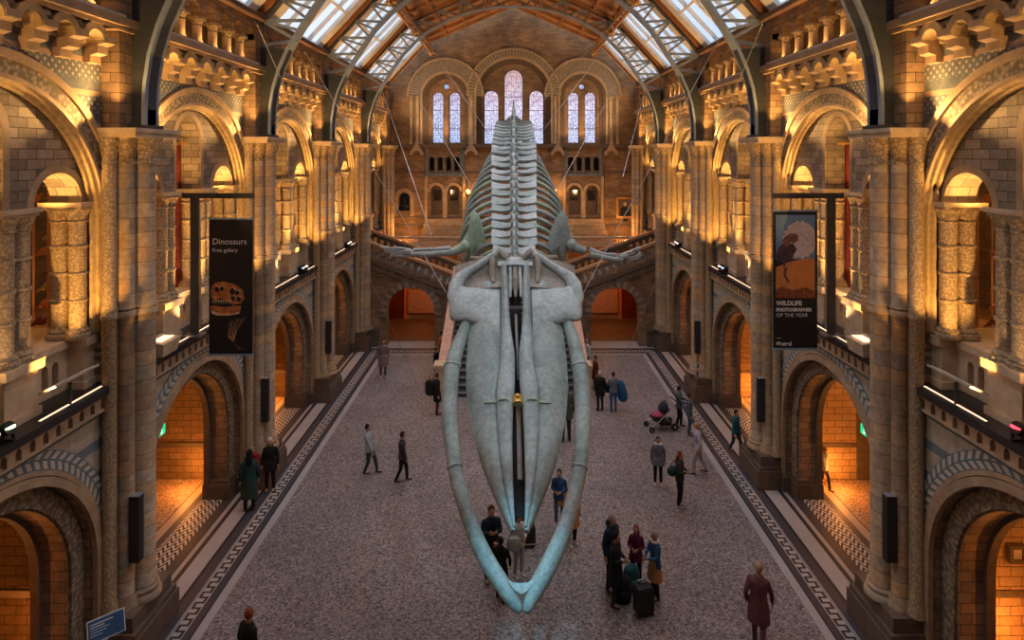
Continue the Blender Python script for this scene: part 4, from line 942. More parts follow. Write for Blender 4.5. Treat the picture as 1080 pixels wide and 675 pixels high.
# banners on ledge-mounted brackets
def text(body, size, mat, name, parent, loc, bold=False, extrude=.002):
    cu = bpy.data.curves.new(name, 'FONT'); cu.body = body; cu.size = size; cu.extrude = extrude; cu.offset = .006 if bold else 0; cu.space_line = .95
    o = bpy.data.objects.new(name, cu); COL.objects.link(o); bpy.context.view_layer.update()
    me = bpy.data.meshes.new_from_object(o.evaluated_get(bpy.context.evaluated_depsgraph_get())); bpy.data.objects.remove(o)
    me.materials.clear(); me.materials.append(mat); p = bpy.data.objects.new(name, me); COL.objects.link(p); p.parent = parent; p.location = loc; p.rotation_euler = (pi/2, 0, 0); return p
m_ink = plain('white_print', (.75, .75, .73), .6, var=.02); m_banner = plain('black_banner_cloth', (.012, .012, .013), .7, var=.1)
BY = 15.3
def frame(s):
    sn = 'left' if s < 0 else 'right'
    t = thing('banner_bracket', f'dark steel post and arm holding the {sn} banner', 'bracket', (s*7.9, BY, 5.47), 0, 'banner brackets')
    m = M(); m.box(-.09, .09, -.05, .05, 0, 3.5); m.build('post', m_steeld, t)
    m = M(); m.box(-.3 if s > 0 else -1.5, 1.5 if s < 0 else .3, -.04, .04, 3.42, 3.55) if 0 else m.box(min(-s*1.45, s*.3), max(-s*1.45, s*.3), -.04, .04, 3.42, 3.55); m.build('arm', m_steeld, t)
    m = M(); m.box(-.2, .2, -.18, .18, 0, .06); m.bar((s*-.13, 0, .2), (s*-.13, 0, 3.3), .03); m.build('base_plate', m_chrome, t)
    return t
frame(-1); frame(1)
# dinosaur gallery banner
x0, x1, z0, z1 = -7.54, -6.46, 5.03, 8.36
t = thing('hanging_banner', 'black banner reading Dinosaurs Free gallery with an orange toothed skull', 'banner', (x0, BY, z0))
m = M(); m.box(0, x1 - x0, -.012, .012, 0, z1 - z0); m.build('cloth', m_banner, t)
m = M(); m.box(-.02, x1 - x0 + .02, -.03, .03, z1 - z0, z1 - z0 + .05); m.box(-.02, x1 - x0 + .02, -.03, .03, -.05, 0); m.bar((.2, 0, 3.35), (.2, 0, 3.95), .02) if 0 else None; m.build('top_bar', m_steel, t)
text('Dinosaurs', .21, m_ink, 'lettering', t, (.08, -.014, 2.72)); text('Free gallery', .135, m_ink, 'lettering', t, (.08, -.014, 2.53))
m_sk1 = plain('printed_orange_skull', (.42, .15, .05), .7, var=.5, scale=9); m_sk2 = plain('printed_cream_teeth', (.62, .45, .3), .7, var=.2)
def flat(name, pts, mat, par, y, loc=(0, 0, 0)):
    m = M(); m.prism(pts, [], 'y', y - .002, y); o = m.build(name, mat, par); o.location = loc; return o
flat('printed_skull', [(.04, 1.5), (.06, 1.66), (.16, 1.76), (.34, 1.80), (.52, 1.76), (.7, 1.70), (.84, 1.58), (.88, 1.38), (.8, 1.25), (.6, 1.22), (.44, 1.32), (.30, 1.38), (.16, 1.34), (.06, 1.40)], m_sk1, t, -.014)
flat('printed_jaw', [(.02, 1.17), (.12, 1.2), (.4, 1.16), (.62, 1.2), (.8, 1.18), (.76, 1.03), (.6, .98), (.3, .97), (.1, 1.02)], m_sk1, t, -.014)
flat('printed_jaw_edge', [(.04, 1.08), (.3, 1.0), (.6, 1.0), (.78, 1.06), (.74, 1.0), (.5, .955), (.2, .96), (.08, 1.0)], m_sk2, t, -.0165)
for hx, hz, r in ((.2, 1.6, .06), (.32, 1.62, .05), (.58, 1.55, .07), (.7, 1.52, .05), (.6, 1.38, .05), (.74, 1.36, .05)):
    flat('printed_opening', [(hx + r*cos(k*pi/5), hz + r*1.2*sin(k*pi/5)) for k in range(10)], m_banner, t, -.0175)
    flat('printed_bone_edge', [(hx + r*1.5*cos(.4 + k*.22), hz + r*1.6*sin(.4 + k*.22)) for k in range(7)] + [(hx + r*1.15*cos(.4 + k*.22), hz + r*1.25*sin(.4 + k*.22)) for k in range(6, -1, -1)], m_sk2, t, -.0185)
for k in range(8): flat('printed_tooth', [(.1 + k*.06, 1.34), (.14 + k*.06, 1.34), (.115 + k*.06, 1.24)], m_sk2, t, -.0175)
for k in range(7):
    a0 = [(.92 - .07*k, .92 - .02*k), (.7 - .04*k, .6 - .03*k), (.6 + .02*k, .3 - .02*k), (.74 + .02*k, .12)]
    flat('printed_rib', a0 + [(p[0] + .016, p[1] + .012) for p in a0[::-1]], m_sk2 if k % 2 else m_sk1, t, -.014)
# photography banner
x0, x1, z0, z1 = 6.46, 7.55, 5.18, 8.56
t = thing('hanging_banner', 'banner reading Wildlife Photographer of the Year with a white-feathered bird on orange ground', 'banner', (x0, BY, z0))
m = M(); m.box(0, x1 - x0, -.012, .012, 0, z1 - z0); m.build('cloth', m_banner, t)
m = M(); m.box(-.02, x1 - x0 + .02, -.03, .03, z1 - z0, z1 - z0 + .05); m.box(-.02, x1 - x0 + .02, -.03, .03, -.05, 0); m.build('top_bar', m_steel, t)
flat('printed_sky', [(.06, 2.2), (1.03, 2.2), (1.03, 3.3), (.06, 3.3)], plain('printed_blue_sky', (.16, .29, .50), .7, var=.15, scale=2), t, -.014)
flat('printed_ground', [(.06, 1.24), (1.03, 1.24), (1.03, 2.2), (.8, 2.22), (.4, 2.14), (.06, 2.0)], plain('printed_orange_sand', (.60, .24, .07), .7, var=.15, scale=3), t, -.0165)
flat('printed_pebbles', [(.06, 1.24), (1.03, 1.24), (1.03, 1.42), (.8, 1.5), (.5, 1.44), (.2, 1.52), (.06, 1.45)], plain('printed_red_pebbles', (.22, .07, .03), .7, var=.7, scale=22), t, -.0175)
m_fw = plain('printed_white_feathers', (.62, .58, .58), .7, var=.25, scale=14)
fp = []
for k in range(40):
    a = 2*pi*k/40; r = (1 + .10*(k % 2))*(1 + .05*sin(k*2.3)); fp.append((.66 + .40*r*cos(a), 2.68 + .44*r*sin(a)))
fp = [(min(p[0], 1.03), p[1]) for p in fp]
flat('printed_feathers', fp, m_fw, t, -.0185)
flat('printed_back_feathers', [(.06, 2.3), (.12, 2.5), (.3, 2.62), (.5, 2.58), (.58, 2.45), (.5, 2.3), (.42, 2.1), (.34, 2.2), (.26, 1.98), (.2, 2.15), (.1, 2.05)], plain('printed_dark_feathers', (.07, .05, .06), .7, var=.6, scale=14), t, -.0195)
flat('printed_head', [(.22, 2.66), (.28, 2.76), (.42, 2.84), (.54, 2.84), (.62, 2.78), (.6, 2.66), (.5, 2.6), (.4, 2.62), (.34, 2.52), (.28, 2.54)], plain('printed_brown_head', (.20, .10, .07), .7, var=.6, scale=14), t, -.0205)
flat('printed_leg', [(.26, 2.0), (.34, 2.02), (.31, 1.8), (.42, 1.62), (.36, 1.62), (.25, 1.78)], m_dark, t, -.0195)
text('WILDLIFE', .15, m_ink, 'lettering', t, (.07, -.014, 1.06), True); text('PHOTOGRAPHER', .112, m_ink, 'lettering', t, (.07, -.014, .91), True); text('OF THE YEAR', .13, m_ink, 'lettering', t, (.07, -.014, .77))
text('Ørsted', .13, m_ink, 'lettering', t, (.07, -.014, .06), True); flat('printed_rule', [(.07, .24), (.2, .24), (.2, .25), (.07, .25)], m_ink, t, -.014)
# lights and panels on the slate ledges
ls = None
for s, rz, sn in SIDE:
    for b in range(4):
        for j, oy in enumerate((-.55, -.85) if b == 0 else (1.35, 1.0)):
            Y = BC[b] + oy*1.0 + (0 if b else .8)
            lens = m_lampw if not (b == 0 and j == 0) else (m_lampg if s < 0 else m_lampr)
            if b == 2 and j == 1: lens = m_emit('lamp_lens_blue', (.4, .7, 1), 3)
            t = thing('ledge_spotlight', f'small round stage light on the {ORD[b]} {sn} ledge, {"nearer" if oy == min(((-.55, -.85) if b == 0 else (1.35, 1.0))) else "farther"} of its pair', 'spotlight', (s*7.98, Y, 5.46), rz, 'stage lights on the ledges')
            m = M(); m.box(-.12, .12, -.03, .03, 0, .04); m.box(-.02, .02, -.13, -.11, 0, .2); m.box(-.02, .02, .11, .13, 0, .2); m.build('yoke', m_black, t)
            m = M(); m.tube([(-.12, 0, .14), (.05, 0, .22)], [.10, .11], 12); m.build('housing', m_black, t, True)
            m = M(); m.lathe([(.095, .215), (.095, .235)], .02, 0, 14); m.build('lens', lens, t)
        t = thing('led_strip', f'thin glowing light strip lying along the {ORD[b]} {sn} slate ledge', 'light strip', (s*7.98, BC[b], 5.46), rz, 'light strips on the ledges')
        m = M(); yy = (-2.4, -.6) if s < 0 else (.6, 2.4)
        segs = [(-2.4, -.5), (.9, 2.5)] if b == 0 else [(-2.2, .6), (1.7, 2.5)]
        if s > 0: segs = [(-q, -p) for p, q in segs]
        for (p, q) in segs:
            m = M(); m.box(-.03, .03, p, q, 0, .03); m.build('housing', m_chrome, t); m = M(); m.box(-.018, .018, p + .02, q - .02, .03, .036); m.build('diffuser', m_led, t)
for s, rz, sn in SIDE:
    t = thing('reading_panel', f'tilted metal information panel on a leg above the nearest {sn} ledge', 'information panel', (s*7.98, 11.1, 5.46), rz, 'tilted panels by the balconies')
    m = M(); m.tube([(0, 0, 0), (0, 0, .42)], .03, 8); m.box(-.08, .08, -.08, .08, 0, .02); m.build('leg', m_steeld, t, True)
    m = M(); m.obox((0, 0, .48), (1, 0, .45), (0, 1, 0), (-.45, 0, 1), .17, .55, .02); m.build('panel', m_chrome, t)
    m = M(); m.obox((-.01, 0, .502), (1, 0, .45), (0, 1, 0), (-.45, 0, 1), .13, .5, .004); m.build('print', m_case, t)
    t = thing('ledge_display_box', f'small cream tilted box lamp on the second {sn} ledge beside the near pier', 'lamp', (s*7.95, 14.0, 5.46), rz, 'cream box lamps on the ledges')
    m = M(); m.add([(-.2, -.3, 0), (.16, -.3, 0), (.22, -.35, .3), (-.24, -.35, .36), (-.2, .3, 0), (.16, .3, 0), (.22, .35, .3), (-.24, .35, .36)], [(0, 1, 2, 3), (7, 6, 5, 4), (0, 4, 5, 1), (1, 5, 6, 2), (2, 6, 7, 3), (3, 7, 4, 0)]); m.build('housing', m_cream, t)
    m = M(); m.box(-.15, .12, -.25, .25, .335, .345); m.build('lens', m_led, t)
    # gallery showcase, curtain, windows behind the balconies
    t = thing('display_plinth', f'cream box display plinth seen through the nearest {sn} balcony arch', 'plinth', (s*9.5, 12.05, 5.32), 0, 'cream plinths in the galleries')
    m = M(); m.box(-.5, .5, -.7, .7, 0, 1.0); m.build('body', m_case, t); m = M(); m.box(-.55, .55, -.75, .75, 1.0, 1.06); m.build('top', m_cream, t)
    t = thing('specimen_case', f'tall glazed case of red and orange specimens behind the nearest {sn} arch', 'display case', (s*10.35, 13.5, 5.32), 0, 'tall cases in the galleries'); t.scale = (.62, .7, 1)
    m = M(); 
    for x in (-1, 1):
        for y in (-.8, .8): m.box(x - .05, x + .05, y - .05, y + .05, 0, 4.4)
    m.box(-1.05, 1.05, -.85, .85, 0, .9); m.box(-1.05, 1.05, -.85, .85, 4.4, 4.6); m.build('case_frame', m_wood, t)
    m = M(); m.box(-1, 1, -.8, -.79, .9, 4.4); m.build('glass', m_clear, t)
    random.seed(5)
    for k in range(9):
        m = M(); x, z = random.uniform(-.8, .8), .9 + k*.38
        m.ell((x, -.2, z + .15), (.22, .12, .10), 8, 5); m.tube([(x - .2, -.2, z + .1), (x - .45, -.2, z + .02)], [.06, .01], 6); m.tube([(x + .1, -.2, z + .18), (x + .3, -.2, z + .25)], [.05, .03], 6)
        m.build('specimen', [m_red, plain('orange_feather', (.7, .22, .05), .7), plain('yellow_feather', (.55, .4, .1), .7)][k % 3], t, True)
    for b in range(4):
        t = thing('gallery_curtain', f'deep red hanging curtain in the {ORD[b]} {sn} gallery doorway', 'curtain', (s*(9.25), BC[b] + .55, 5.32), 0, 'red curtains of the gallery')
        m = M(); n = 24; m.loft([[(s*.5*(k/n - .5)*1.6, .05*sin(k*1.5), z) for k in range(n + 1)] + [(s*.5*(k/n - .5)*1.6, .05*sin(k*1.5) + .02, z) for k in range(n, -1, -1)] for z in (.05, 4.9)]); m.build('cloth', m_red, t, True)
        m = M(); m.tube([(-.6, 0, 4.95), (.6, 0, 4.95)], .03, 8); m.build('rail', m_gold, t, True)
        if b in (1, 2):
            t = thing('display_plinth', f'pale low display plinth behind the {ORD[b]} {sn} balcony columns', 'plinth', (s*9.7, BC[b] + 1.6, 5.32), 0, 'cream plinths in the galleries')
            m = M(); m.box(-.4, .4, -.45, .45, 0, 1.35); m.build('body', m_case, t)
            m = M(); m.ell((0, 0, 1.5), (.3, .3, .16), 10, 6); m.build('model', plain('orange_model', (.6, .25, .08), .6), t, True)
# exit signs
for s, rz, sn in SIDE:
    t = thing('exit_sign', f'green illuminated running-figure exit sign hanging in the second {sn} archway', 'exit sign', (s*9.6, 16.7, 2.32), 0, 'green exit signs')
    m = M(); m.box(-.03, .03, -.27, .27, 0, .26); m.build('housing', m_exit, t)
    m = M()
    for xx in (-.034, .03): 
        m.box(xx, xx + .004, -.2, -.04, .04, .22)
    for xx in (-.035, .031): m.box(xx, xx + .004, .02, .05, .1, .2); m.box(xx, xx + .004, .05, .14, .05, .09); m.box(xx, xx + .004, -.02, .12, .13, .16); m.box(xx, xx + .004, .0, .04, .205, .235)
    m.build('pictogram', m_exitw, t)
    m = M(); m.bar((0, -.2, .26), (0, -.2, 2.8), .012); m.bar((0, .2, .26), (0, .2, 2.8), .012); m.build('hanging_rod', m_chrome, t)
# info sign bottom left
t = thing('information_sign', 'small blue sign with white text on a grey post by the nearest left arch', 'sign', (-7.62, 11.55, 0))
m = M(); m.tube([(0, 0, .02), (0, 0, 1.0)], .03, 8); m.lathe([(.18, 0), (.18, .02)], 0, 0, 16); m.build('post', m_chrome, t, True)
axu = Vector((.75, .66, 0)); nn = Vector((.66, -.75, .45)).normalized(); up_ = nn.cross(axu)*-1; up_ = up_ if up_.z > 0 else -up_
m = M(); m.obox((0, 0, 1.14), axu, up_, nn, .30, .19, .012); m.build('frame', m_ink, t)
cn = Vector((0, 0, 1.14)); m = M(); m.obox(cn + nn*.013, axu, up_, nn, .285, .175, .004); m.build('panel', plain('blue_sign_face', (.03, .10, .22), .5), t)
m = M()
for k, (l, h) in enumerate(((.36, .016), (.22, .016), (.3, .008), (.26, .008), (.18, .008))): m.obox(cn + nn*.018 + up_*(.11 - k*.045) - axu*(.25 - l/2), axu, up_, nn, l/2, h/2, .001)
m.build('printed_lines', m_ink, t)
# wall box, doorway with notice in the right chapels
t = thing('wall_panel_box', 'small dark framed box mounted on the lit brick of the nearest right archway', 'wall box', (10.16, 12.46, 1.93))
m = M(); m.prism([(-.17, -.18), (.17, -.18), (.17, .18), (-.17, .18)], [[(-.1, -.11), (-.1, .11), (.1, .11), (.1, -.11)]], 'y', -.08, .04); m.build('frame', m_dark, t)
m = M(); m.box(-.11, .11, -.04, .02, -.12, .12); m.build('face', m_cream, t)
dr = M(); dr.box(10.55, 12.2, 18.88, 18.98, 0, 3.1); struct('door_7', dr, m_dark)
t = thing('hanging_notice', 'cream square notice above the dark doorway in the second right archway', 'notice', (10.9, 18.84, 2.0)); m = M(); m.box(-.25, .25, -.02, .02, 0, .34); m.build('board', m_case, t); m = M(); m.box(-.2, .2, -.024, -.02, .2, .25); m.box(-.2, .12, -.024, -.02, .1, .13); m.build('printed_lines', m_dark, t)
# chapel floor uplights
for s, rz, sn in SIDE:
    for b in (1, 2):
        t = thing('floor_uplight', f'small glowing floor uplight in the {ORD[b]} {sn} archway corner', 'lamp', (s*9.15, PK[b + 1] - .45, 0), 0, 'floor uplights in the archways')
        m = M(); m.lathe([(.09, 0), (.09, .1), (.07, .12)], 0, 0, 12); m.build('housing', m_black, t, True); m = M(); m.lathe([(.06, .12), (.05, .13)], 0, 0, 12); m.build('lens', m_lamp_o, t)

# ---------------------------------------------------------------- people
def cm(name, c): return plain(name, c, .8, var=.15, scale=12, spec=.2)
SKIN = cm('skin', (.42, .25, .17)); SKIN2 = cm('darker_skin', (.30, .17, .11))
HAIR = {k: cm(k + '_hair', c) for k, c in dict(black=(.012, .01, .01), brown=(.06, .03, .018), red=(.20, .06, .025), grey=(.28, .27, .26), white=(.5, .48, .46), fair=(.38, .26, .14)).items()}
CL = {}
def cloth(name, c):
    if name not in CL: CL[name] = cm(name + '_cloth', c)
    return CL[name]
REM = []
def remesh(o, vox, sm=3):
    md = o.modifiers.new('r', 'REMESH'); md.mode = 'VOXEL'; md.voxel_size = vox; md.use_smooth_shade = True
    m2 = o.modifiers.new('s', 'SMOOTH'); m2.factor = .5; m2.iterations = sm; REM.append(o)
def person(label, loc, h=1.7, face=0, pose='stand', top=('navy', (.02, .03, .06)), legs=('black', (.015, .015, .018)), hair='brown', long_hair=False, coat=0, skirt=None, hood=False, shoes=(.02, .02, .02), group=None, lean=0, skin=None, bag=None, slim=1.0, scarf=None):
    """face: heading in degrees, 0 = towards the camera (-Y), 180 = away."""
    skin = skin or SKIN
    t = thing('person', label, 'person', loc, R(face), group)
    H = h
    def S(x, y, z): return Vector((x*H, y*H + lean*z*H, z*H))
    # +y of this frame is the back of the person; the face looks towards -y
    sp = {'walk': .11, 'stand': .0, 'hold': .0, 'phone': .0, 'step': .06, 'push': .05, 'reach': 0}[pose]
    hip = {s: S(s*.05, 0, .52) for s in (-1, 1)}
    kn = {s: S(s*.055, -s*sp*.5 - .01 - (.02 if sp else 0), .285) for s in (-1, 1)}
    an = {s: S(s*.06, -s*sp + (.01), .05 + (.03 if (sp > .08 and s < 0) else 0)) for s in (-1, 1)}
    sh = {s: S(s*.094*slim, 0, .788) for s in (-1, 1)}
    el, wr = {}, {}
    for s in (-1, 1):
        if pose in ('hold', 'phone'): el[s] = S(s*.125, -.01, .645); wr[s] = S(s*.045, -.125, .70 if pose == 'phone' else .645)
        elif pose == 'push': el[s] = S(s*.13, -.06, .665); wr[s] = S(s*.09, -.19, .635)
        elif pose == 'reach': el[s] = S(s*.13, -.05, .66); wr[s] = S(s*.06 + .06, -.18, .68 if s > 0 else .60)
        elif pose in ('walk', 'step'): el[s] = S(s*.135, s*.05, .645); wr[s] = S(s*.14, s*.04 - .05, .505)
        else: el[s] = S(s*.135, .015, .645); wr[s] = S(s*.14, -.02, .495)
    b = M()
    def torso(k=1.0, z0=.47, z1=.84, ex=0):
        tab = [(.40, .098, .070), (.47, .100, .068), (.52, .100, .066), (.57, .088, .060), (.63, .080, .056), (.70, .092, .062), (.77, .098, .060), (.80, .085, .05), (.825, .055, .04), (.845, .036, .034)]
        rings = []
        for z, rx, ry in tab:
            if z < z0 - 1e-6 or z > z1: continue
            c = S(0, 0, z); rings.append([c + Vector(((rx*slim*k*H + ex)*cos(2*pi*i/16), (ry*k*H + ex)*sin(2*pi*i/16), 0)) for i in range(16)])
        return rings
    b.loft(torso(.92))
    b.cap(S(0, 0, .82), S(0, -.004, .885), .030*H, .028*H, 10)
    hd = S(0, -.018, .925)
    b.ell(hd, (.042*H, .052*H, .064*H), 14, 10); b.cap(S(0, -.032, .885), S(0, -.045, .893), .022*H, .018*H, 8)       # skull and jaw
    b.cap(S(0, -.066, .932), S(0, -.076, .918), .006*H, .009*H, 6)                                                    # nose
    for s in (-1, 1):
        b.ell(S(s*.043, -.012, .922), (.007*H, .012*H, .017*H), 6, 4)                                                   # ears
        b.cap(hip[s], kn[s], .048*H, .031*H, 10); b.cap(kn[s], an[s], .031*H, .020*H, 10)
        b.cap(an[s], an[s] + Vector((0, -.085*H, -.03*H)), .020*H, .016*H, 8)
        b.cap(sh[s], el[s], .027*H, .021*H, 10); b.cap(el[s], wr[s], .021*H, .014*H, 10)
        d = (wr[s] - el[s]).normalized(); sd = Vector((0, 1, 0)) if abs(d.z) > .7 else Vector((0, 0, 1)); sd = (sd - d*sd.dot(d)).normalized(); nrm = d.cross(sd)
        b.obox(wr[s] + d*.028*H, d, sd, nrm, .026*H, .021*H, .009*H)
        for q in range(4):
            f0 = wr[s] + d*.05*H + sd*(.016 - .0107*q)*H; ln = (.036, .042, .040, .031)[q]*H
            b.tube([f0, f0 + d*ln*.55 + nrm*.004*H, f0 + d*ln + nrm*.014*H], [.0062*H, .0058*H, .0048*H], 6)
        f0 = wr[s] + d*.018*H + sd*.018*H; b.tube([f0, f0 + sd*.018*H + d*.014*H, f0 + sd*.02*H + d*.034*H], [.008*H, .0066*H, .0055*H], 6)
    bo = b.build('body', skin, t, True); remesh(bo, .0065*H, 1)
    # trousers
    lm = cloth(*legs); m = M()
    m.loft(torso(1.0, .47, .58, .006))
    for s in (-1, 1): m.cap(hip[s], kn[s], .056*H, .039*H, 10); m.cap(kn[s], an[s] + Vector((0, 0, .0)), .039*H, .029*H, 10)
    o = m.build('trousers', lm, t, True); remesh(o, .010*H)
    # jacket or coat
    m = M(); zlo = .47 if not coat else .50
    m.loft(torso(1.06, zlo, .845, .012))
    if coat:
        rr = []
        for z, f in ((.56, 1.0), (.48, 1.14), (coat, 1.28)):
            c = S(0, -.005, z); rr.append([c + Vector((.105*f*H*cos(2*pi*i/18), .078*f*H*sin(2*pi*i/18), 0)) for i in range(18)])
        m.loft(rr)
    for s in (-1, 1): m.cap(sh[s], el[s], .036*H, .029*H, 10); m.cap(el[s], wr[s] - (wr[s] - el[s])*.1, .029*H, .022*H, 10)
    if hood: m.ell(S(0, .045, .86), (.06*H, .04*H, .045*H), 12, 8)
    o = m.build('coat' if coat else 'jacket', cloth(*top), t, True); remesh(o, .010*H)
    if skirt:
        m = M(); rr = []
        for z, f in ((.60, .85), (.50, 1.05), (skirt[1], 1.35)):
            c = S(0, -.005, z); rr.append([c + Vector((.105*f*H*cos(2*pi*i/18), .08*f*H*sin(2*pi*i/18), 0)) for i in range(18)])
        m.loft(rr); m.build('skirt', cloth(*skirt[0]), t, True)
    for s in (-1, 1):
        m = M(); a = an[s]; z0 = max(a.z - .05*H, 0); m.cap(Vector((a.x, a.y + .01*H, z0 + .025*H)), Vector((a.x, a.y - .085*H, z0 + .02*H)), .026*H, .02*H, 10, .8); m.build('shoe', cm('shoe_leather', shoes) if shoes != (.02, .02, .02) else m_black, t, True)
    hm = HAIR[hair]; m = M()
    m.ell(hd + Vector((0, .010*H, .012*H)), (.049*H, .054*H, .063*H), 14, 9)
    if long_hair: m.tube([hd + Vector((0, .02*H, .01*H)), S(0, .045, .87), S(0, .055, .80), S(0, .055, .74)], [.048*H, .05*H, .05*H, .03*H], 12, .55, up=(0, 1, 0))
    # open the hair over the face
    vs = m.v; m.v = [(x, max(y, hd.y - .026*H - (.018*H if z > hd.z + .03*H else 0)), z) for x, y, z in vs]
    m.build('hair', hm, t, True)
    for s in (-1, 1): m = M(); m.ell(S(s*.017, -.068, .932), (.006*H, .004*H, .004*H), 6, 4); m.build('eye', m_black, t, True)
    m = M(); m.ell(S(0, -.066, .900), (.013*H, .004*H, .004*H), 8, 4); m.build('mouth', cm('lips', (.25, .08, .06)), t, True)
    if scarf:
        m = M(); m.tube([S(.06*cos(k*pi/6), .045*sin(k*pi/6) - .005, .845) for k in range(13)], .022*H, 8); m.build('scarf', cloth(*scarf), t, True)
    return t
def P_(x, yf, yh=None):
    p = onfloor(x, yf); h = (yf - yh)*p.y/F if yh else 1.7; return p, h
def put(label, x, yf, yh, face, **kw):
    p, h = P_(x, yf, yh); h = max(1.2, min(h, 1.98)); return person(label, p, h, face, **kw)
BLK = ('black', (.012, .012, .014)); NAVY = ('navy', (.015, .03, .055)); GREY = ('grey', (.12, .12, .13)); JEAN = ('blue_jean', (.05, .11, .2)); DKG = ('dark_green', (.03, .05, .04))
RED = ('dull_red', (.22, .03, .03)); WHT = ('white', (.55, .57, .58)); TEAL = ('teal', (.02, .12, .15)); TAN = ('tan', (.36, .19, .08)); PUR = ('purple', (.10, .015, .05)); LGR = ('light_grey', (.33, .33, .35))
put('white-haired person in a black suit standing by the second left pier', 285, 518, 461, 10, top=BLK, legs=BLK, hair='white', coat=.40)
put('person in a dark skirt with a red rucksack turned away by the second left pier', 263, 538, 474, 200, top=('dark_teal', (.02, .06, .055)), legs=BLK, skirt=(DKG, .22), hair='black', long_hair=True)
put('person bending in a pale blue top, left of a dark clad companion mid-hall', 392, 500, 447, 90, pose='walk', top=('pale_blue', (.30, .36, .40)), legs=('dark_green', (.02, .035, .03)), hair='black', lean=.10)
put('person in charcoal clothes walking mid-hall behind the bending companion', 424, 508, 455, 100, pose='walk', top=('charcoal', (.05, .05, .055)), legs=BLK, hair='black')
put('person in a faded brown coat standing near the far left arch', 404, 398, 357, 20, top=('faded_brown', (.20, .14, .12)), legs=GREY, coat=.3, shoes=(.5, .5, .5), hair='brown')
put('person in black carrying a white paper at the left foot of the stairs', 460, 402, 366, 70, pose='hold', top=BLK, legs=BLK, hair='black')
put('person in black and brown with crimson leggings at the left stair foot', 461, 437, 393, 100, top=BLK, legs=('crimson', (.14, .03, .03)), hair='brown', coat=.33)
put('person in an orange top leaning by the left stair parapet', 466, 388, 349, 60, top=('orange', (.45, .12, .05)), legs=BLK, hair='black')
put('person in a black and white top by the right stair parapet', 619, 392, 357, -60, top=WHT, legs=BLK, hair='fair')
put('person in a dark red coat standing behind the fair-haired one right of the stairs', 628, 410, 375, -70, top=('maroon', (.10, .02, .02)), legs=BLK, coat=.3, hair='black')
put('white-haired person in black with a shoulder bag right of the stairs', 633, 433, 391, 200, top=BLK, legs=BLK, hair='white', coat=.38)
put('person in grey-blue top and bright blue trousers right of the stairs', 647, 434, 392, 190, pose='reach', top=('grey_blue', (.12, .15, .19)), legs=('bright_blue', (.02, .12, .30)), hair='brown')
put('dark-haired person pushing the pushchair near the right border', 716, 450, 407, 70, pose='push', top=('slate', (.06, .09, .12)), legs=BLK, hair='black')
put('person in a blue-grey jacket behind the pushchair', 727, 459, 414, 80, top=('slate_blue', (.07, .11, .15)), legs=JEAN, shoes=(.3, .16, .08), hair='brown')
put('person in a pale lilac top striding along the right border', 738, 500, 445, 250, pose='walk', top=('pale_lilac', (.42, .42, .52)), legs=LGR, hair='fair', lean=-.05)
put('person in teal walking in the second right archway', 776, 478, 432, 30, pose='walk', top=TEAL, legs=('dark_teal', (.02, .06, .055)), hair='black')
put('person in a red jacket near the third right pier', 737, 420, 384, 60, top=('faded_red', (.26, .06, .05)), legs=('faded_red', (.26, .06, .05)), hair='brown')
put('long-haired person in an open grey coat over a white top, facing the camera', 694, 511, 460, -10, top=('grey_coat', (.16, .155, .19)), legs=BLK, hair='brown', long_hair=True, coat=.42, shoes=(.6, .6, .6), scarf=WHT)
put('red-haired person in dark clothes with a green bag standing right of the grey coat', 717, 534, 475, 60, pose='hold', top=('dark_olive', (.03, .04, .035)), legs=BLK, hair='red', long_hair=True, shoes=(.5, .5, .5))
put('person in an olive coat half hidden behind the right jaw bone', 597, 465, 400, 190, top=('olive', (.07, .08, .05)), legs=('dark_jean', (.02, .035, .06)), hair='grey', coat=.40)
put('person in a blue jacket holding an orange coat by the right jaw bone', 590, 554, 494, -15, pose='hold', top=('blue', (.02, .05, .13)), legs=JEAN, hair='brown', shoes=(.6, .6, .6))
put('person in an orange skirt and black leggings mostly behind the right jaw bone', 603, 574, 507, 30, top=('orange_tan', (.36, .17, .05)), legs=BLK, skirt=(('orange_tan', (.36, .17, .05)), .3), hair='brown', shoes=(.6, .6, .6))
put('dark-haired person in a navy jumper looking at a phone between the jaws', 518, 613, 532, 15, pose='phone', top=NAVY, legs=BLK, hair='brown')
put('person in a white jumper and white trainers between the jaws', 547, 607, 540, 30, pose='hold', top=WHT, legs=LGR, hair='brown', long_hair=True, shoes=(.6, .6, .6))
put('person in a black hooded coat behind the left jaw tip', 528, 633, 566, 170, pose='step', top=BLK, legs=BLK, hair='black', coat=.30, hood=True)
put('person in a grey coat standing beyond the snout of the skull', 546, 575, 500, 180, top=GREY, legs=BLK, coat=.3, hair='black')
put('tall person in a navy hooded jacket and rucksack in the group of four', 645, 622, 541, 40, top=NAVY, legs=BLK, hair='grey', hood=True)
put('person in a long black coat in front of the tall hooded one', 649, 638, 560, 60, pose='hold', top=('blue_black', (.012, .015, .022)), legs=DKG, hair='black', coat=.30)
put('girl in a purple coat with long red hair in the group of four', 671, 616, 553, -20, pose='hold', top=PUR, legs=BLK, hair='red', long_hair=True, coat=.42, slim=.9)
put('person in a blue top and tan skirt facing the girl in purple', 691, 631, 559, -75, pose='reach', top=('royal_blue', (.02, .09, .20)), legs=BLK, skirt=(TAN, .30), hair='grey', scarf=WHT)
put('person in a pale top bending in the lit second right archway', 869, 517, 470, 40, pose='walk', top=WHT, legs=('dusky_violet', (.10, .06, .12)), hair='fair')
p = onfloor(262, 735); person('orange-haired person in black at the bottom frame edge', p, (735 - 641)*p.y/F, 150, top=BLK, legs=BLK, hair='red')
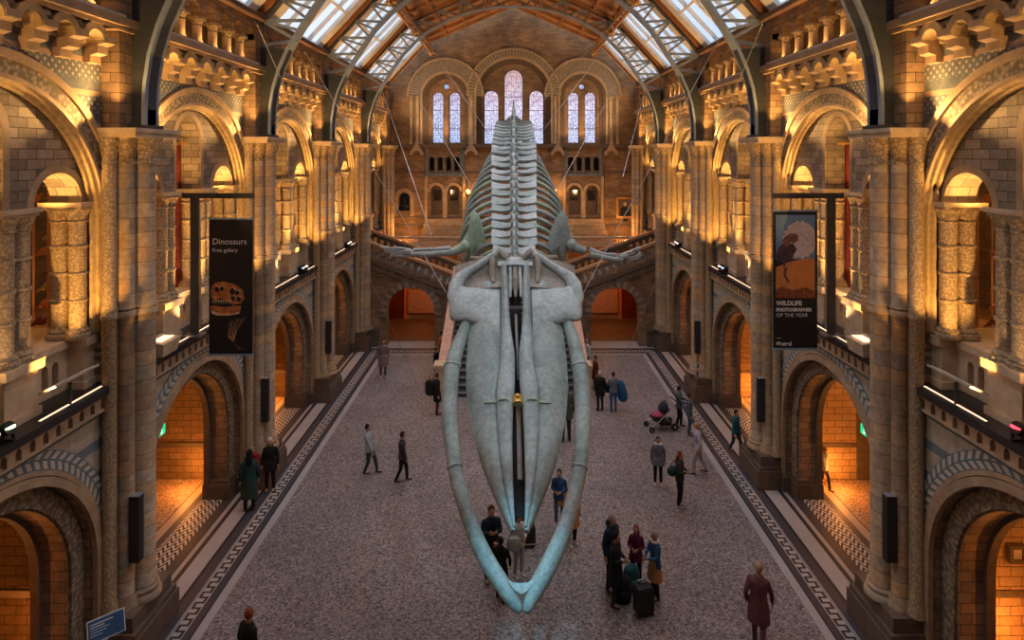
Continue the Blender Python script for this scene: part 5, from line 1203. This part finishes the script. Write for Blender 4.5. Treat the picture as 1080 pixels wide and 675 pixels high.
p = onfloor(800, 682); person('person in a muted red coat walking at the lower right of the floor', p, 1.72, 150, pose='walk', top=('muted_red', (.13, .05, .055)), legs=('muted_red', (.13, .05, .055)), hair='fair', coat=.3)
# belongings
t = thing('rucksack', 'red rucksack on the back of the person by the second left pier', 'rucksack', onfloor(264, 536) + Vector((.03, .17, 1.0)))
m = M(); m.loft([[(.17*a*cos(2*pi*k/12), .11*a*sin(2*pi*k/12), z) for k in range(12)] for a, z in ((.7, 0), (1, .06), (1, .35), (.8, .46), (.3, .5))]); m.build('body', cm('red_bag', (.25, .015, .02)), t, True); m = M(); m.box(-.1, .1, -.14, -.1, .08, .25); m.build('pocket', m_red, t)
t = thing('suitcase', 'upright black wheeled suitcase beside the girl in purple', 'suitcase', onfloor(679, 648), .3)
m = M(); m.loft([[(x*a, y*a, z) for x, y in ((-.19, -.12), (.19, -.12), (.2, .12), (-.2, .12))] for a, z in ((.85, .05), (1, .1), (1, .56), (.85, .62))]); m.build('shell', m_black, t)
m = M(); m.bar((-.1, .1, .6), (-.1, .1, .68), .02); m.bar((.1, .1, .6), (.1, .1, .68), .02); m.bar((-.1, .1, .68), (.1, .1, .68), .03); m.build('handle', m_chrome, t)
for x in (-.15, .15): m = M(); m.tube([(x, -.1, .04), (x + .03, -.1, .04)], .04, 10); m.build('wheel', m_black, t)
t = thing('suitcase', 'dark brown suitcase standing behind the person in the white jumper', 'suitcase', onfloor(556, 576), .1)
m = M(); m.loft([[(x*a, y*a, z) for x, y in ((-.2, -.12), (.2, -.12), (.2, .12), (-.2, .12))] for a, z in ((.9, .04), (1, .08), (1, .5), (.9, .54))]); m.build('shell', cm('brown_black_case', (.025, .018, .018)), t)
m = M(); m.box(-.2, .2, -.13, .13, .1, .13); m.build('trim_band', m_brassy, t); m = M(); m.bar((-.08, 0, .54), (-.08, 0, .6), .02); m.bar((.08, 0, .54), (.08, 0, .6), .02); m.bar((-.08, 0, .6), (.08, 0, .6), .025); m.build('handle', m_black, t)
for lab, x, y, c, sc_ in (('black rucksack on the floor between the long coat and suitcase', 657, 634, (.015, .015, .018), 1.0), ('dark teal rucksack on the floor behind the black one', 666, 622, (.02, .10, .11), 1.0)):
    t = thing('rucksack', lab, 'rucksack', onfloor(x, y), .2)
    m = M(); m.loft([[(.2*a*cos(2*pi*k/12), .15*a*sin(2*pi*k/12), z) for k in range(12)] for a, z in ((.85, 0), (1, .1), (1, .4), (.8, .52), (.3, .58))]); m.build('body', cm('bag_cloth', c), t, True)
    m = M(); m.tube([(-.08, .1, .1), (-.09, .2, .3), (-.07, .1, .5)], .02, 6); m.tube([(.08, .1, .1), (.09, .2, .3), (.07, .1, .5)], .02, 6); m.build('straps', m_black, t, True)
    m = M(); m.ell((0, -.13, .2), (.13, .06, .12)); m.build('pocket', cm('bag_pocket', tuple(k*1.4 for k in c)), t, True)
t = thing('folded_coat', 'orange-brown coat held in front of the person in the blue jacket', 'coat', onfloor(593, 550) + Vector((0, -.22, .55)))
m = M(); m.loft([[(a*.13*cos(2*pi*k/12), .05*sin(2*pi*k/12), z) for k in range(12)] for a, z in ((1.1, 0), (1, .3), (.8, .5), (.6, .56))]); m.build('cloth', cm('orange_coat', (.42, .2, .06)), t, True)
t = thing('paper_bag', 'tan carrier bag held by the person in the navy jumper', 'bag', onfloor(524, 611) + Vector((.03, -.26, .62)))
m = M(); m.loft([[(x*a, y, z) for x, y in ((-.1, -.05), (.1, -.05), (.1, .05), (-.1, .05))] for a, z in ((.9, 0), (1, .4))]); m.build('body', cm('tan_bag', (.42, .25, .13)), t); m = M(); m.tube([(-.05, 0, .4), (0, 0, .5), (.05, 0, .4)], .008, 6); m.build('handle', m_dark, t)
t = thing('shoulder_bag', 'pale green shoulder bag worn by the person in the white jumper', 'bag', onfloor(543, 606) + Vector((-.02, -.22, .72)))
m = M(); m.loft([[(a*.17*cos(2*pi*k/12), .06*a*sin(2*pi*k/12), z) for k in range(12)] for a, z in ((.8, 0), (1, .06), (1, .26), (.7, .3))]); m.build('body', cm('pale_green_bag', (.35, .42, .38)), t, True); m = M(); m.tube([(-.12, 0, .28), (.0, .08, .55), (.12, 0, .28)], .012, 6); m.build('strap', m_grey, t, True)
t = thing('blue_bag', 'bright blue coat bundle held beside the person in blue trousers', 'bag', onfloor(655, 432) + Vector((.05, 0, .32)))
m = M(); m.loft([[(dx + rx*cos(2*pi*k/14)*(1 + .12*sin(3*k)), .14*a*sin(2*pi*k/14), z) for k in range(14)] for a, rx, dx, z in ((.5, .10, .03, 0), (1, .17, .02, .12), (1.1, .19, 0, .35), (.9, .15, -.03, .6), (.7, .11, -.06, .75), (.3, .05, -.08, .82))]); m.build('cloth', cm('bright_blue_coat', (.02, .12, .26)), t, True)
t = thing('shoulder_bag', 'black bag hanging from the white-haired person right of the stairs', 'bag', onfloor(640, 430) + Vector((.0, -.1, .65)))
m = M(); m.loft([[(a*.16*cos(2*pi*k/12), .09*a*sin(2*pi*k/12), z) for k in range(12)] for a, z in ((.8, 0), (1, .08), (1, .3), (.6, .38))]); m.build('body', m_black, t, True); m = M(); m.tube([(-.1, 0, .34), (0, .1, .6), (.1, 0, .34)], .012, 6); m.build('strap', m_black, t, True)
t = thing('shoulder_bag', 'large black bag slung on the figure at the left stair foot', 'bag', onfloor(455, 432) + Vector((.0, -.1, .62)))
m = M(); m.loft([[(a*.24*cos(2*pi*k/12), .15*a*sin(2*pi*k/12), z) for k in range(12)] for a, z in ((.8, 0), (1, .1), (1, .5), (.6, .6))]); m.build('body', m_black, t, True); m = M(); m.tube([(-.1, 0, .55), (0, .1, .85), (.1, 0, .55)], .015, 6); m.build('strap', m_black, t, True)
t = thing('handbag', 'round dark green bag carried by the red-haired person', 'bag', onfloor(709, 533) + Vector((0, -.05, .85)))
m = M(); m.ell((0, 0, .15), (.17, .10, .15), 12, 8); m.build('body', cm('green_black_bag', (.02, .05, .05)), t, True); m = M(); m.tube([(-.1, 0, .25), (.05, .05, .45), (.12, 0, .25)], .012, 6); m.build('strap', m_black, t, True)
t = thing('bucket_bag', 'black bag with grey top on the floor of the lit second right archway', 'bag', onfloor(857, 519))
m = M(); m.loft([[(a*.2*cos(2*pi*k/12), .18*a*sin(2*pi*k/12), z) for k in range(12)] for a, z in ((.8, 0), (1, .1), (.9, .55), (.7, .62))]); m.build('body', m_black, t, True); m = M(); m.ell((0, 0, .62), (.14, .12, .1)); m.build('lining', m_grey, t, True)
# pushchair
t = thing('pushchair', 'dark pushchair with silver frame, pink blanket and hood near the right border', 'pushchair', onfloor(697, 452), R(-80))
for s in (-1, 1):
    m = M(); m.tube([(s*.26, -.45, .14), (s*.27, .1, .62), (s*.26, .5, 1.02)], .016, 8); m.tube([(s*.26, .4, .14), (s*.27, .05, .55)], .016, 8); m.tube([(s*.26, -.42, .14), (s*.26, .38, .16)], .014, 8); m.build('side_frame', m_chrome, t, True)
    for y, r in ((-.45, .10), (.42, .14)):
        m = M(); m.tube([(s*.25, y, r), (s*.29, y, r)], r, 16); w_ = m.build('wheel', m_black, t, True); m = M(); m.tube([(s*.245, y, r), (s*.295, y, r)], r*.35, 10); m.build('hub', m_chrome, w_, True)
m = M(); m.bar((-.26, .5, 1.02), (.26, .5, 1.02), .035); m.build('handle', m_black, t)
m = M(); m.loft([[(x*.22, y, z) for x in (-1, 1) for y, z in (((-.35, .38), (-.35, .46)) if x < 0 else ((-.35, .46), (-.35, .38)))], [(x*.24, y, z) for x in (-1, 1) for y, z in (((0, .36), (0, .46)) if x < 0 else ((0, .46), (0, .36)))], [(x*.22, y, z) for x in (-1, 1) for y, z in (((.25, .75), (.18, .8)) if x < 0 else ((.18, .8), (.25, .75)))]]); m.build('seat', m_black, t)
m = M(); rings = []
for k in range(7):
    a = .2 + k*.26; rings.append([(.25*cos(q*pi/8), .18 - .36*sin(a)*sin(q*pi/8)*.9 + .05, .72 + .30*cos(a)*sin(q*pi/8)) for q in range(9)])
m.loft(rings, cap=False, closed=False); hd_ = m.build('hood', cm('hood_navy', (.03, .035, .05)), t, True); sm_ = hd_.modifiers.new('thickness', 'SOLIDIFY'); sm_.thickness = .015
m = M(); m.ell((0, -.1, .52), (.2, .28, .12), 12, 8); m.build('blanket', cm('pink_blanket', (.42, .08, .14)), t, True)
m = M(); m.box(-.2, .2, -.1, .35, .18, .3); m.build('basket', m_black, t)
bb = thing('baby', 'baby in a pale hat lying in the pushchair', 'baby', onfloor(697, 452) + Vector((.12, .0, .62)))
m = M(); m.cap((0, 0, -.02), (-.16, 0, -.05), .085, .06, 10); m.ell((.09, 0, .06), (.075, .07, .08), 12, 8); m.cap((0, .07, 0), (-.1, .1, .04), .03, .02, 8); m.cap((0, -.07, 0), (-.1, -.1, .04), .03, .02, 8); o = m.build('body', SKIN, bb, True); remesh(o, .01)
m = M(); m.ell((.115, 0, .075), (.07, .077, .082), 12, 8); m.build('hat', cm('white_hat', (.5, .5, .5)), bb, True)
# bake the smoothing of the figures into their meshes
bpy.context.view_layer.update(); dg = bpy.context.evaluated_depsgraph_get()
new = [(o, bpy.data.meshes.new_from_object(o.evaluated_get(dg))) for o in REM]
for o, me in new:
    mt = o.data.materials[0]; o.modifiers.clear(); o.data = me
    if not me.materials: me.materials.append(mt)
# ---------------------------------------------------------------- camera, world, lights
cam = bpy.data.cameras.new('camera'); cam.sensor_width = 36; cam.lens = F/1080*36; cam.shift_x = -1/1080; cam.shift_y = -(337.5 - 162)/1080
co = bpy.data.objects.new('camera', cam); COL.objects.link(co); co.location = (0, 0, 10); co.rotation_euler = (pi/2, 0, 0); bpy.context.scene.camera = co
cam.clip_start = .1; cam.clip_end = 200
sc = bpy.context.scene
sc.view_settings.view_transform = 'Standard'; sc.view_settings.look = 'None'; sc.view_settings.gamma = 1; sc.view_settings.use_curve_mapping = False
sc.view_settings.exposure = .12
w = bpy.data.worlds.new('sky'); sc.world = w; w.use_nodes = True; nt = w.node_tree; bg = nt.nodes['Background']
tc = nt.nodes.new('ShaderNodeTexCoord'); nz = nt.nodes.new('ShaderNodeTexNoise'); nz.inputs['Scale'].default_value = 3.0; nz.inputs['Detail'].default_value = 4
rp = nt.nodes.new('ShaderNodeValToRGB'); rp.color_ramp.elements[0].position = .38; rp.color_ramp.elements[0].color = (.55, .70, .88, 1)
rp.color_ramp.elements[1].position = .62; rp.color_ramp.elements[1].color = (.85, .90, .95, 1)
nt.links.new(tc.outputs['Generated'], nz.inputs['Vector']); nt.links.new(nz.outputs[0], rp.inputs[0]); nt.links.new(rp.outputs[0], bg.inputs[0]); bg.inputs[1].default_value = 1.15
sc.cycles.use_denoising = True
sc.cycles.max_bounces = 6; sc.cycles.diffuse_bounces = 4; sc.cycles.transparent_max_bounces = 16
sc.cycles.sample_clamp_indirect = 4
def plight(name, loc, e, c, r=.08):
    l = bpy.data.lights.new(name, 'POINT'); l.energy = e; l.color = c; l.shadow_soft_size = r
    o = bpy.data.objects.new(name, l); COL.objects.link(o); o.location = loc; return o
def spot(name, loc, tgt, e, c, ang=60, r=.1, blend=.6):
    l = bpy.data.lights.new(name, 'SPOT'); l.energy = e; l.color = c; l.shadow_soft_size = r; l.spot_size = R(ang); l.spot_blend = blend
    o = bpy.data.objects.new(name, l); COL.objects.link(o); o.location = loc; o.rotation_euler = (Vector(tgt) - Vector(loc)).to_track_quat('-Z', 'Y').to_euler(); return o
AMB = (1, .45, .11); WARM = (1, .55, .20); GOLD = (1, .51, .13)
for s, rz, sn in SIDE:
    for b in range(5):
        X = lambda lx: s*(W - lx); Y = BC[b]
        if b < 4:
            plight('chapel_lamp', (X(-1.6), Y + 2.4, .5), 60, (1, .34, .06), .02)
            plight('chapel_lamp', (X(-2.4), Y + .9, 3.0), 110, (1, .37, .08), .02)
            plight('gallery_lamp', (X(-3.0), Y, 10.6), 110, WARM, .02)
            plight('gallery_lamp', (X(-1.5), Y - 1.2, 7.0), 50, AMB, .02)
            spot('parapet_lamp', (X(.1), Y - .3, 5.75), (X(-.5), Y - .3, 8.5), 130, (1, .62, .3), 120, .02)
            spot('pier_lamp', (X(.2), PK[b + 1] - 2.5, 5.75), (X(.2), PK[b + 1] - .5, 8.0), 620, GOLD, 62, .02)
            spot('pier_lamp', (X(.2), PK[b] + 2.5, 5.75), (X(.2), PK[b] + .5, 8.0), 350, GOLD, 62, .02)
        for sg in (-1, 1):
            spot('ledge_uplight', (X(.18), Y - sg*.1, 5.6), (X(-.18), Y + sg*1.75, 10.6), 950, GOLD, 38, .02)
            spot('side_arch_lamp', (X(-.6), Y + sg*1.7, 8.75), (X(-.6), Y + sg*2.1, 10), 150, GOLD, 110, .02)
            spot('cornice_lamp', (X(.55), Y + sg*2.35, 10.6), (X(.05), Y + sg*.6, 12.3), 210, (1, .54, .17), 130, .03)
            spot('pilaster_lamp', (X(.6), Y + sg*2.2, 10.7), (X(.25), Y + sg*2.68, 12.6), 130, (1, .50, .14), 90, .03)
        spot('middle_arch_lamp', (X(-.55), Y, 8.6), (X(-.55), Y + .1, 11), 90, GOLD, 90, .02)
        for yy in (-2, 0, 2): plight('upper_gallery_lamp', (X(-.6), Y + yy, 12.95), 5, (1, .42, .10), .02)
        for yy in (-2, -1.2, -.4, .4, 1.2, 2): spot('colonnade_lamp', (X(.5), Y + yy, 12.80), (X(.12), Y + yy, 13.5), 14, (1, .52, .16), 150, .02)
        spot('roof_uplight', (X(1.2), Y, 13.2), (X(3.5), Y, 18), 80, (1, .62, .32), 110, .1)
    plight('vestibule_lamp', (s*5.0, 35.0, 2.8), 70, (1, .38, .10), .02)
    plight('landing_lamp', (s*6.6, 38.0, 5.4), 80, (1, .45, .12), .02)
    plight('landing_lamp', (s*4.3, 37.0, 7.4), 90, (1, .52, .2), .02)
    plight('wall_lamp_light', (s*2.75, FY - .5, FZ(202)), 30, (1, .5, .15), .02)
    for xx in (3.6, 4.3, 5.0): spot('window_sill_lamp', (s*xx, FY - .5, 10.8), (s*xx, FY + .3, 13), 50, (1, .5, .16), 120, .02)
    spot('gable_floodlight', (s*5.8, 36.5, 12.0), (s*4.5, FY, 13.5), 260, (1, .7, .42), 110, .1)
spot('gable_floodlight', (0, 35.5, 12.5), (0, FY, 16), 150, (1, .75, .5), 110, .1)
# added neutral fill at truss height, brightens the floor beyond the daylight
for y, e in ((9, 650), (15.5, 700), (22, 700), (28, 600), (34.5, 450)):
    for s in (-1, 1): spot('added_fill_light', (s*3.6, y, 16.0), (s*1.5, y + .5, 0), e, (.92, .90, 1.0), 120, .5, .9)
# cyan spotlight on the jaw tips and cool ones on the skeleton
spot('skeleton_spot', (-1.0, 5.2, 13.0), (0.1, 10.2, 2.9), 4200, (.26, .76, 1), 14, .08, 1.0)
spot('skeleton_spot', (2.5, 3, 14.5), (0, 13, 6), 1300, (.75, .95, 1), 30, .12, .8)
spot('skeleton_spot', (0, 8, 15.5), (0, 19, 9.2), 1100, (.85, .95, 1), 40, .15, .8)
